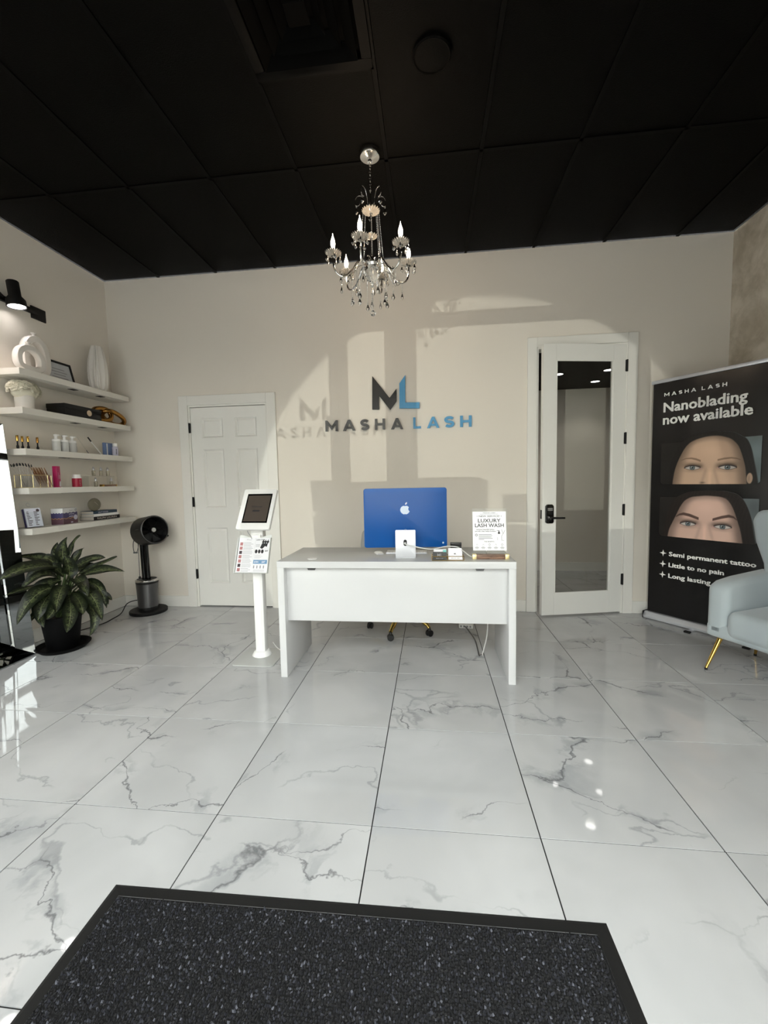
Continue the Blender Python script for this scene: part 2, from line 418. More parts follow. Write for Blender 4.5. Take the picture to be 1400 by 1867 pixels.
# ================================================================== SETTING
T0x, T0y, TW, TD = -1.42784, 1.42489, 0.6, 0.611       # tile grid origin and pitch
def floor():
    fl = struct(thing('floor', None, None, (0, 0, 0), kind='structure'))
    MB().box((XL - 0.1, YF - 0.1, -0.05), (XR + 1.2, DEEP + 0.1, -0.003)).build('grout_bed', M['grout'], fl)
    g = 0.0023
    proto = {}
    for i in range(-5, 9):
        for j in range(-4, 9):
            x0, x1 = T0x + i * TW, T0x + (i + 1) * TW; y0, y1 = T0y + j * TD, T0y + (j + 1) * TD
            x0c, x1c, y0c, y1c = max(x0, XL), min(x1, XR + 1.0), max(y0, YF), min(y1, DEEP)
            if y0c > YW: x0c = max(x0c, 0.6)
            if y0c < YW - 0.02 and y1c > YW + 0.1: y1c = y1c
            if x1c - x0c < 0.02 or y1c - y0c < 0.02: continue
            if y1c <= YW + 0.2: x1c = min(x1c, XR)
            if x1c - x0c < 0.02: continue
            full = (x0c == x0 and x1c == x1 and y0c == y0 and y1c == y1)
            cx, cy = (x0c + x1c) / 2, (y0c + y1c) / 2
            if full and 'a' in proto:
                o = link_copy(proto['a'], fl, (cx, cy, 0))
            else:
                hx, hy = (x1c - x0c) / 2 - g, (y1c - y0c) / 2 - g
                o = MB().box((-hx, -hy, -0.006), (hx, hy, 0)).build('tile', M['tile'], fl)
                o.location = (cx, cy, 0)
                if full: proto['a'] = o
floor()

# walls
D1 = (-2.42, -1.598, 2.062)            # closed panel door opening x0,x1,top
D2 = (0.978, 1.756, 2.452)              # glazed door opening
wb = MB()
for a, b in (((XL - 0.12, YW, 0), (D1[0], YW + 0.12, ZC)), ((D1[0], YW, D1[2]), (D1[1], YW + 0.12, ZC)), ((D1[1], YW, 0), (D2[0], YW + 0.12, ZC)), ((D2[0], YW, D2[2]), (D2[1], YW + 0.12, ZC)), ((D2[1], YW, 0), (XR + 1.12, YW + 0.12, ZC))):
    wb.box(a, b)
struct(wb.build('wall_back', M['wall']))
struct(MB().box((XL - 0.12, YF - 0.1, 0), (XL, YW, ZC)).build('wall_left', M['wall']))
struct(MB().box((XR, YF - 0.1, 0), (XR + 0.12, YW, ZC)).build('wall_right', M['plaster']))
struct(MB().box((XL, YF - 0.12, 2.74), (XR, YF, ZC)).box((1.5, YF - 0.12, 0), (XR, YF, 2.74)).build('wall_front', M['wall']))  # solid right pier added to dim the right wall and floor
struct(MB().box((D1[0] - 0.2, YW + 0.9, 0), (D1[1] + 0.2, YW + 1.0, 2.4)).box((D1[0] - 0.3, YW + 0.12, 0), (D1[0] - 0.2, YW + 1.0, 2.4)).box((D1[1] + 0.2, YW + 0.12, 0), (D1[1] + 0.3, YW + 1.0, 2.4)).box((D1[0] - 0.3, YW + 0.12, 2.4), (D1[1] + 0.3, YW + 1.0, 2.5)).build('wall_leak_stop', M['wall']))  # unseen box added to stop daylight leaking round the closed door
# room beyond the glazed door
struct(MB().box((0.55, DEEP, 0), (XR + 1.12, DEEP + 0.1, ZC2)).build('wall_corridor_back', M['wall']))
struct(MB().box((0.5, YW + 0.12, 0), (0.6, DEEP, ZC2)).build('wall_corridor_left', M['wall']))
struct(MB().box((XR + 1.0, YW + 0.12, 0), (XR + 1.1, DEEP, ZC2)).build('wall_corridor_right', M['wall']))
struct(MB().box((0.5, YW + 0.12, ZC2), (XR + 1.12, DEEP + 0.1, ZC2 + 0.08)).build('ceiling_corridor', M['ceiling']))
# ceiling: slab, black grid bars and lay-in panels
ce = thing('ceiling', None, None, kind='structure')
MB().box((XL - 0.12, YF - 0.12, ZC + 0.03), (XR + 0.12, YW + 0.12, ZC + 0.1)).build('ceiling_slab', M['ceiling'], ce)
def tx(k): return T0x + (k - 0.05) * 0.6
YS = [1.425 + (v - 0.0) * 0.6 for v in (-3.67, -1.67, 0.33, 2.33)] + [YW]
bars = MB()
for k in range(-2, 7):
    bars.box((tx(k) - 0.012, YF, ZC - 0.002), (tx(k) + 0.012, YW, ZC + 0.03))
for y in YS[1:-1]: bars.box((XL, y - 0.012, ZC - 0.002), (XR, y + 0.012, ZC + 0.03))
bars.box((XL, 1.425 + 1.31 * 0.6 - 0.012, ZC - 0.0025), (XR, 1.425 + 1.31 * 0.6 + 0.012, ZC + 0.029)) if False else None
bars.box((tx(1), 1.425 + 1.31 * 0.6 - 0.012, ZC - 0.002), (tx(2), 1.425 + 1.31 * 0.6 + 0.012, ZC + 0.03))
bars.build('ceiling_grid', M['ceiling_bar'], ce)
ks = [XL] + [tx(k) for k in range(-2, 7)] + [XR]
for a, b in zip(ks[:-1], ks[1:]):
    for c, d in zip(YS[:-1], YS[1:]):
        c2 = max(c, YF)
        if abs(a - tx(1)) < 1e-6 and abs(c - YS[2]) < 1e-6:
            MB().box((a + 0.012, 1.425 + 1.31 * 0.6 + 0.012, ZC + 0.004), (b - 0.012, d - 0.012, ZC + 0.025)).build('ceiling_panel', M['ceiling'], ce, bevel=0.003, seg=1); continue
        MB().box((a + 0.012, c2 + 0.012, ZC + 0.004), (b - 0.012, d - 0.012, ZC + 0.025)).build('ceiling_panel', M['ceiling'], ce, bevel=0.003, seg=1)

# baseboards
def baseboard(name, segs):
    t = thing(name, None, None, kind='structure')
    for a, b in segs:
        MB().box(a, b).build('board', M['trim'], t, bevel=0.003, seg=1)
bh = 0.112
baseboard('baseboard_back', [((XL + 0.014, YW - 0.014, 0), (-2.517, YW, bh)), ((-1.502, YW - 0.014, 0), (0.892, YW, bh)), ((1.842, YW - 0.014, 0), (XR, YW, bh))])
baseboard('baseboard_left', [((XL, YF, 0), (XL + 0.014, YW, bh))])
baseboard('baseboard_right', [((XR - 0.014, YF, 0), (XR, YW - 0.014, bh))])
baseboard('baseboard_corridor', [((0.6, DEEP - 0.014, 0), (XR + 1.0, DEEP, 0.12))])
# casings
def casing(name, x0, x1, top, w):
    t = thing(name, None, None, kind='structure')
    MB().box((x0 - w, YW - 0.019, 0), (x0, YW, top + w)).build('casing_leg', M['trim'], t, bevel=0.002, seg=1)
    MB().box((x1, YW - 0.019, 0), (x1 + w, YW, top + w)).build('casing_leg', M['trim'], t, bevel=0.002, seg=1)
    MB().box((x0, YW - 0.019, top), (x1, YW, top + w)).build('casing_head', M['trim'], t, bevel=0.002, seg=1)
    j = MB()
    j.box((x0, YW - 0.005, 0), (x0 + 0.016, YW + 0.125, top - 0.016)).box((x1 - 0.016, YW - 0.005, 0), (x1, YW + 0.125, top - 0.016)).box((x0, YW - 0.005, top - 0.016), (x1, YW + 0.125, top))
    j.build('jamb', M['trim'], t)
    return t
casing('trim_1', D1[0], D1[1], D1[2], 0.095)
casing('trim_2', D2[0], D2[1], D2[2], 0.085)

# door 1: closed white six panel door
d1 = thing('door_1', None, None, (D1[0] + 0.018, YW, 0), kind='structure')
W1, H1 = D1[1] - D1[0] - 0.036, D1[2] - 0.022
def px1(x): return x - (D1[0] + 0.018)
pans = [(-2.283, 1.737, -2.064, 1.934), (-1.938, 1.737, -1.712, 1.934), (-2.288, 1.030, -2.064, 1.623), (-1.936, 1.030, -1.712, 1.623), (-2.290, 0.246, -2.064, 0.825), (-1.930, 0.246, -1.710, 0.825)]
# slab with true recesses: stiles and rails around six openings, a thinner core behind
core = MB().box((0, 0.024, 0.012), (W1, 0.036, H1))
xs = [0, px1(-2.287), px1(-2.064), px1(-1.936), px1(-1.711), W1]; zs = [0.012, 0.246, 0.825, 1.030, 1.623, 1.737, 1.934, H1]
for k in (0, 2, 4): core.box((xs[k], 0.004, zs[0]), (xs[k + 1], 0.024, zs[-1]))
for k in (1, 3):
    for q in (0, 2, 4, 6): core.box((xs[k], 0.004, zs[q]), (xs[k + 1], 0.024, zs[q + 1]))
core.build('door_slab', M['door'], d1)
for k in (1, 3):
    for q in (1, 3, 5):
        x0, x1, z0, z1 = xs[k], xs[k + 1], zs[q], zs[q + 1]; T = FRONT((0, 0.024, 0), (1, 0, 0), UPV)
        loops = [((0.000, 0.020), ), ]
        v = []; f = []
        for ins, h in ((0.0, 0.022), (0.007, 0.0165), (0.016, 0.006), (0.034, 0.014), (0.040, 0.014)):
            v += [(x0 + ins, z0 + ins, h), (x1 - ins, z0 + ins, h), (x1 - ins, z1 - ins, h), (x0 + ins, z1 - ins, h)]
        for a in range(4):
            for e in range(4): f.append((a * 4 + e, a * 4 + (e + 1) % 4, a * 4 + 4 + (e + 1) % 4, a * 4 + 4 + e))
        f.append((16, 17, 18, 19))
        MB().add(v, f, T).build('door_panel', M['door'], d1)
for z in (1.838, 1.093, 0.348):
    hb = MB().box((-0.020, -0.012, z - 0.048), (-0.002, 0.003, z + 0.048)); hb.lathe([(0.0065, z - 0.05), (0.0065, z + 0.05)], 8, TR(-0.009, -0.016, 0))
    hb.build('hinge', M['matte_black'], d1)
kb = MB(); kb.lathe([(0.03, 0), (0.03, 0.006), (0.012, 0.01), (0.011, 0.035), (0.024, 0.042), (0.028, 0.055), (0.022, 0.068), (0.0, 0.07)], 20, FRONT((W1 - 0.065, 0.004, 0.93), (1, 0, 0), UPV))
kb.build('door_knob', M['matte_black'], d1, smooth=True)
# black strip painting the shade of the gap under the closed door
struct(MB().box((D1[0], YW + 0.1, 0), (D1[1], YW + 0.12, 0.03)).build('gap_shade_strip', M['matte_black']))

# door 2: glazed door standing ajar, hinged on the right
ang = math.atan2(-0.158, -0.757)
d2 = thing('door_2', None, None, (1.750, 4.004, 0), ang, kind='structure')     # local +x runs from hinge to free edge, local +y faces the camera
W2, z0, z1 = 0.772, 0.014, 2.436; sl, sr, tr, brl = 0.118, 0.122, 0.135, 0.195; th = 0.044
def dbox(a, b): return MB().box((a[0], -th + 0.0, a[1]), (b[0], 0.0, b[1]))
dbox((0.004, z0), (sr, z1)).build('door_stile', M['door'], d2, bevel=0.002, seg=1)
dbox((W2 - sl, z0), (W2, z1)).build('door_stile', M['door'], d2, bevel=0.002, seg=1)
dbox((sr, z1 - tr), (W2 - sl, z1)).build('door_rail', M['door'], d2)
dbox((sr, z0), (W2 - sl, z0 + brl)).build('door_rail', M['door'], d2)
bead = MB()
for (a, b) in (((sr, z0 + brl), (sr + 0.012, z1 - tr)), ((W2 - sl - 0.012, z0 + brl), (W2 - sl, z1 - tr)), ((sr, z0 + brl), (W2 - sl, z0 + brl + 0.012)), ((sr, z1 - tr - 0.012), (W2 - sl, z1 - tr))):
    bead.box((a[0], -0.012, a[1]), (b[0], -0.003, b[1]))
bead.build('glazing_bead', M['door'], d2)
MB().box((sr + 0.002, -0.026, z0 + brl), (W2 - sl - 0.002, -0.020, z1 - tr)).build('glass_pane', M['door_pane'], d2)
lk = MB(); T = FRONT((W2 - 0.060, 0.0, 0.945), (-1, 0, 0), UPV)
pl = [(-0.036, -0.075), (-0.025, -0.085), (0.025, -0.085), (0.036, -0.075), (0.036, 0.070), (0.022, 0.085), (-0.022, 0.085), (-0.036, 0.070)]
lk.prism(pl, 0.0, 0.026, T); lk.lathe([(0.030, 0.026), (0.030, 0.036), (0.012, 0.040), (0.012, 0.058)], 18, T @ TR(0, -0.035, 0))
L = lk.build('lock_body', M['black_gloss'], d2, bevel=0.004, label='black keypad lock body')
kp = MB()
for r in range(2):
    for c in range(5): kp.box((-0.024 + c * 0.0098, 0.030 + r * 0.014, 0.026), (-0.0165 + c * 0.0098, 0.040 + r * 0.014, 0.0285), T)
kp.build('keypad', M['silver'], L)
lv = MB(); lv.tube([(0, -0.035, 0.05), (0.04, -0.035, 0.054), (0.10, -0.036, 0.052), (0.125, -0.037, 0.050)], [0.011, 0.010, 0.009, 0.008], 10, True, T)
lv.build('lever_handle', M['black_gloss'], d2, smooth=True)
MB().box((W2 - 0.0, -0.034, 0.90), (W2 + 0.0025, -0.010, 0.98)).build('latch_plate', M['black'], d2)
for z in (2.251, 1.611, 0.965, 0.322):
    h = MB().box((-0.006, 0.0, z - 0.05), (0.012, 0.004, z + 0.05)); h.lathe([(0.008, z - 0.052), (0.008, z + 0.052)], 8, TR(0.0, 0.008, 0))
    h.build('hinge', M['matte_black'], d2)

# corridor downlights
def downlight(x, y, lab):
    t = thing('ceiling_downlight', lab, 'light', (x, y, ZC2), group='downlights beyond the glazed door')
    MB().ring((0, 0, -0.003), 0.055, 0.006, 20, 6).build('trim_ring', M['ceiling_bar'], t, smooth=True)
    MB().lathe([(0.05, -0.004), (0.05, -0.001)], 20).build('lens', M['lens'], t)
    light('corridor_downlight', 'SPOT', (x, y, ZC2 - 0.03), 3.5, (1, 0.94, 0.86), target=(x, y, 0), spot_size=R(110), spot_blend=0.6, shadow_soft_size=0.05)
downlight(1.649, 4.36, 'round downlight seen through the door glass, topmost and nearest')
downlight(1.444, 4.959, 'round downlight seen through the door glass, at its left edge')
downlight(1.944, 4.866, 'round downlight seen through the door glass, at its right edge')
downlight(2.005, 5.407, 'round downlight seen through the door glass, lowest and farthest')

# storefront behind the camera, with vinyl lettering
w1 = thing('window_1', None, None, (0, YF, 0), kind='structure')
cols = [XL + 0.025, -2.62, -1.728, -1.310, 0.20, 1.475]
hw = [0.025, 0.025, 0.057, 0.094, 0.025, 0.025]
for x, h in zip(cols, hw): MB().box((x - h, -0.1, 0), (x + h, 0, 2.74)).build('mullion', M['bronze'], w1, bevel=0.003, seg=1)
for k in range(len(cols) - 1):
    a, b = cols[k] + hw[k], cols[k + 1] - hw[k + 1]
    MB().box((a, -0.1, 0), (b, 0, 0.08)).build('sill_rail', M['bronze'], w1)
    MB().box((a, -0.1, 2.017), (b, 0, 2.10)).build('transom_bar', M['bronze'], w1)
    MB().box((a, -0.1, 2.68), (b, 0, 2.74)).build('head_rail', M['bronze'], w1)
    MB().box((a, -0.053, 0.08), (b, -0.047, 2.017)).build('glass_pane', M['pane'], w1)
    MB().box((a, -0.053, 2.10), (b, -0.047, 2.68)).build('glass_pane', M['pane'], w1)
MB().box((-1.909, -0.09, 0.06), (-0.758, -0.058, 1.02)).build('shadow_panel', M['bronze'], w1)  # unseen panel added to cast the dark rectangle on the back wall
MB().box((-0.758, -0.09, 0.06), (0.20, -0.058, 0.69)).build('shadow_panel', M['bronze'], w1)  # lower unseen panel added to keep the glint off the desk front

# letter shapes for the wall sign and the window vinyl -----------------------------------------
def stroke(pts, w):                       # outline of a thick 2D polyline with square ends
    P = [Vector((x, y)) for x, y in pts]; l = []; r = []
    for i, p in enumerate(P):
        t = (P[min(i + 1, len(P) - 1)] - P[max(i - 1, 0)]).normalized(); n = Vector((-t.y, t.x))
        l.append(p + n * w / 2); r.append(p - n * w / 2)
    return l, r
def add_S(mb, x, y, w, h, d0, d1, T):
    t = h * 0.235; a = w / 2 - t / 2; b = (h - t) / 4; cx = x + w / 2; yt = y + h - t / 2 - b; yb = y + t / 2 + b
    pts = [(cx + a * math.cos(R(q)), yt + b * math.sin(R(q))) for q in range(25, 271, 15)] + [(cx + a * math.cos(R(q)), yb + b * math.sin(R(q))) for q in range(75, -156, -15)]
    l, r = stroke(pts, t); n = len(l)
    for i in range(n - 1):
        q = [l[i], l[i + 1], r[i + 1], r[i]]
        q = [(v.x, v.y) for v in q][::-1]
        mb.prism(q, d0, d1, T)
def letter_polys(ch):                      # unit boxes: width 1, height 1
    if ch == 'M': return [[(0, 0), (0.19, 0), (0.19, 0.62), (0.5, 0.12), (0.81, 0.62), (0.81, 0), (1, 0), (1, 1), (0.84, 1), (0.5, 0.44), (0.16, 1), (0, 1)]]
    if ch == 'H': return [[(0, 0), (0.24, 0), (0.24, 0.4), (0.76, 0.4), (0.76, 0), (1, 0), (1, 1), (0.76, 1), (0.76, 0.6), (0.24, 0.6), (0.24, 1), (0, 1)]]
    if ch == 'L': return [[(0, 0), (1, 0), (1, 0.2), (0.3, 0.2), (0.3, 1), (0, 1)]]
    if ch == 'A': return [[(0, 0), (0.21, 0), (0.285, 0.19), (0.715, 0.19), (0.79, 0), (1, 0), (0.6, 1), (0.4, 1)], None]
def add_letter(mb, ch, x, y, w, h, d0, d1, T):
    if ch == 'S': return add_S(mb, x, y, w, h, d0, d1, T)
    S = lambda P: [(x + a * w, y + b * h) for a, b in P]
    if ch == 'A':
        mb.prism(S([(0, 0), (0.22, 0), (0.5, 0.72), (0.5, 1), (0.4, 1)]), d0, d1, T); mb.prism(S([(0.5, 0.72), (0.78, 0), (1, 0), (0.6, 1), (0.5, 1)]), d0, d1, T)
        mb.prism(S([(0.26, 0.19), (0.74, 0.19), (0.66, 0.37), (0.34, 0.37)]), d0, d1, T); return
    for P in letter_polys(ch): mb.prism(S(P), d0, d1, T)
WORD = [('M', -1.005, -0.882), ('A', -0.832, -0.711), ('S', -0.662, -0.577), ('H', -0.520, -0.424), ('A', -0.366, -0.250), ('L', -0.155, -0.082), ('A', -0.025, 0.090), ('S', 0.136, 0.230), ('H', 0.283, 0.389)]
BIGM = [(-0.536, 2.262), (-0.543, 1.950), (-0.477, 1.947), (-0.474, 2.076), (-0.372, 1.940), (-0.310, 2.020), (-0.308, 2.135), (-0.375, 2.053)]
BIGL = [(-0.280, 2.182), (-0.283, 1.951), (-0.093, 1.944), (-0.092, 2.000), (-0.227, 2.004), (-0.223, 2.258)]
ws = thing('wall_sign', 'raised black and blue lettering with two-letter emblem on the white back wall', 'sign', (0, YW, 0))
T = FRONT((0, 0, 0), (1, 0, 0), UPV)
MB().prism(BIGM, 0.012, 0.03, T).build('emblem_letter', M['sign_black'], ws, bevel=0.001, seg=1, label='large black letter')
MB().prism(BIGL, 0.012, 0.03, T).build('emblem_letter', M['sign_blue'], ws, bevel=0.001, seg=1, label='large sky blue letter')
for i, (ch, x0, x1) in enumerate(WORD):
    b = MB(); add_letter(b, ch, x0, 1.758, x1 - x0, 0.104, 0.010, 0.026, T)
    b.build('letter', M['sign_grey'] if i < 5 else M['sign_blue'], ws, label='small charcoal letter' if i < 5 else 'small sky blue letter')
pins = MB()
for x, z in ((-0.51, 1.99), (-0.37, 1.98), (-0.51, 2.15), (-0.25, 2.1), (-0.13, 1.97)): pins.lathe([(0.004, 0), (0.004, 0.014)], 6, T @ TR(x, z, 0))
pins.build('standoff_pins', M['chrome'], ws)['kind'] = 'stuff'
# vinyl on the glass: reads from outside
vT = FRONT((0, -0.055, 0), (1, 0, 0), UPV)
vy = MB()
for P in (BIGM, BIGL): vy.prism([(-2.005 + (x + 0.54) * 0.6, 1.445 + (z - 1.945) * 0.52) for x, z in P], 0, 0.0006, vT)
for ch, x0, x1 in WORD: add_letter(vy, ch, -1.825 + (x0 + 0.250) * 0.61, 1.331, (x1 - x0) * 0.62, 0.072, 0, 0.0006, vT)
vy.build('window_lettering', M['sign_grey'], w1)
v2 = MB().text('Suite N', 0.21, FRONT((0.28, -0.055, 2.28), (1, 0, 0), UPV), offset=0.012); v2.build('window_lettering', M['white_ink'], w1)

# outdoors (seen only in the mirror)
struct(MB().box((-14, -2.6, -0.12), (14, YF - 0.1, -0.02)).build('walkway_outside', M['pavement']))
ob = struct(thing('sky_block_facade', None, None, (0, -22, -0.15), kind='structure'))  # building added to block low sky light from the desk and walls
MB().box((-30, -8, 0), (30, 0, 9.2)).build('facade_wall', M['stucco'], ob)
MB().box((-30.3, -8, 9.2), (30.3, 0.3, 9.6)).build('parapet', M['stucco'], ob)
for k in range(-6, 7): MB().box((k * 4.4 - 1.6, -0.02, 0.4), (k * 4.4 + 1.6, 0.04, 3.2)).build('shop_window', M['car_glass'], ob)
struct(MB().box((-40, -40, -0.3), (40, -2.6, -0.15)).build('car_park_outside', M['asphalt']))

# ================================================================== CEILING FITTINGS
vent = thing('ceiling_vent', 'black square four-way air vent set in the dark ceiling', 'vent', ((tx(1) + tx(2)) / 2, 1.425 + 0.82 * 0.6, ZC))
def sqring(mb, o, i, z0, z1):             # square funnel louvre from outer half-size o at z0 to inner i at z1
    v = []
    for h, z in ((o, z0), (i, z1), (i + 0.003, z1 + 0.004), (o, z0 + 0.004)): v += [(-h, -h, z), (h, -h, z), (h, h, z), (-h, h, z)]
    f = []
    for a in range(4):
        b = (a + 1) % 4
        for e in range(4): f.append((a * 4 + e, a * 4 + (e + 1) % 4, b * 4 + (e + 1) % 4, b * 4 + e))
    mb.add(v, f)
m_ = MB(); hw_ = 0.296
m_.box((-hw_, -hw_, -0.006), (hw_, -0.245, 0.004)).box((-hw_, 0.245, -0.006), (hw_, hw_, 0.004)).box((-hw_, -0.245, -0.006), (-0.245, 0.245, 0.004)).box((0.245, -0.245, -0.006), (hw_, 0.245, 0.004))
m_.build('frame', M['ceiling_bar'], vent, bevel=0.003, seg=1)
for o, i in ((0.232, 0.18), (0.165, 0.118), (0.102, 0.062)):
    b = MB(); sqring(b, o, i, -0.022, 0.016); b.build('louvre', M['vent'], vent)
MB().box((-0.05, -0.05, -0.024), (0.05, 0.05, -0.018)).build('centre_plate', M['vent'], vent, bevel=0.004, seg=1)
MB().box((-0.25, -0.25, 0.021), (0.25, 0.25, 0.026)).build('duct_back', M['vent'], vent)
spk = thing('ceiling_speaker', 'black round speaker grille on the dark ceiling right of the vent', 'speaker', (0.030, 2.187, ZC))
MB().lathe([(0.094, 0.004), (0.094, -0.010), (0.088, -0.016), (0.082, -0.014)], 36, cap=False).build('bezel', M['ceiling'], spk, smooth=True)
MB().lathe([(0.084, -0.012), (0.05, -0.016), (0.0, -0.018)], 36).build('grille', M['ceiling'], spk, smooth=True)

# ------------------------------------------------------------------ chandelier
CX, CY = -0.355, 2.74
ch = thing('chandelier', 'silver crystal chandelier with six candle bulbs on the black ceiling', 'chandelier', (CX, CY, 0))
MB().lathe([(0.064, ZC - 0.002), (0.066, 3.305), (0.060, 3.293), (0.030, 3.285), (0.012, 3.276), (0.010, 3.268), (0.0, 3.268)], 28).build('canopy', M['chrome'], ch, smooth=True)
cb = MB(); z = 3.262; k = 0
while z > 3.105:
    a = math.pi / 2 * (k % 2); pts = [(0.0055 * math.cos(q) * math.cos(a), 0.0055 * math.cos(q) * math.sin(a), z - 0.011 + 0.012 * math.sin(q)) for q in [2 * math.pi * j / 10 for j in range(11)]]
    cb.tube(pts, 0.0017, 5, False); z -= 0.0185; k += 1
cb.tube([(0.006, 0.003, 3.27), (0.007, -0.002, 3.2), (0.004, 0.003, 3.15), (0.0, 0.0, 3.09)], 0.0018, 5)
cb.build('chain', M['chrome'], ch)
MB().ring((0, 0, 3.094), 0.014, 0.0025, 16, 6, ax=(1, 0, 0)).build('hanging_loop', M['chrome'], ch, smooth=True)
MB().lathe([(0.0, 3.082), (0.004, 3.08), (0.005, 2.98), (0.011, 2.972), (0.006, 2.962), (0.006, 2.85), (0.012, 2.84), (0.008, 2.83), (0.008, 2.70), (0.018, 2.69), (0.022, 2.66), (0.018, 2.64), (0.016, 2.62), (0, 2.62)], 14).build('stem', M['chrome'], ch, smooth=True)
def scallop(R0, z0, dz, n=24, r0=0.010, amp=0.07, flip=1):
    v = []; f = []; rings = 6; m = n * 4
    for i in range(rings + 1):
        t = i / rings
        for k_ in range(m):
            a = 2 * math.pi * k_ / m; w = 1 + amp * t * math.cos(a * n)
            rr = (r0 + (R0 - r0) * t) * w; v.append((rr * math.cos(a), rr * math.sin(a), z0 + dz * t * t + 0.0048 * t * math.cos(a * n)))
    for i in range(rings):
        for k_ in range(m):
            k2 = (k_ + 1) % m; f.append((i * m + k_, i * m + k2, (i + 1) * m + k2, (i + 1) * m + k_))
    return v, f
def drop(mb, x, y, z, L=0.034, w=0.0105):  # bead and faceted pendant hanging from (x,y,z)
    mb.sphere((x, y, z - 0.006), 0.0058, 8, 6)
    mb.tube([(x, y, z), (x, y, z - 0.016)], 0.0008, 4)
    mb.lathe([(0, 0), (w * 0.25, -0.003), (w, -L * 0.62), (w * 0.55, -L * 0.86), (0, -L)], 6, TR(x, y, z - 0.014))
def beads(mb, p0, p1, n, r=0.0034, sag=0.0):
    p0, p1 = Vector(p0), Vector(p1)
    for i in range(n):
        t = (i + 0.5) / n; p = p0.lerp(p1, t); p.z -= sag * 4 * t * (1 - t); mb.sphere(p, r, 6, 4)
v, f = scallop(0.056, 2.957, 0.016, 20); MB().add(v, f).build('top_dish', M['fluted'], ch, smooth=True)
v, f = scallop(0.038, 2.806, 0.014, 14); MB().add(v, f).build('middle_cup', M['fluted'], ch, smooth=True)
for q in range(5):
    a = R(28 + 72 * q); ca, sa = math.cos(a), math.sin(a)
    sp = [(0.012, 2.975), (0.030, 2.995), (0.042, 3.04), (0.060, 3.072), (0.088, 3.076), (0.104, 3.052), (0.098, 3.024), (0.078, 3.020), (0.070, 3.038)]
    MB().tube(catmull([(r_ * ca, r_ * sa, z_) for r_, z_ in sp], 4), 0.0022, 6).build('scroll', M['chrome'], ch, smooth=True)
    b = MB(); drop(b, 0.096 * ca, 0.096 * sa, 3.020, 0.042, 0.0115); b.build('crystal_drop', M['crystal'], ch)
for q in range(8):
    a = R(10 + 45 * q); b = MB()
    beads(b, (0.050 * math.cos(a), 0.050 * math.sin(a), 2.962), (0.075 * math.cos(a), 0.075 * math.sin(a), 2.665), 30, 0.0036, 0.012)
    b.build('bead_strand', M['crystal'], ch)
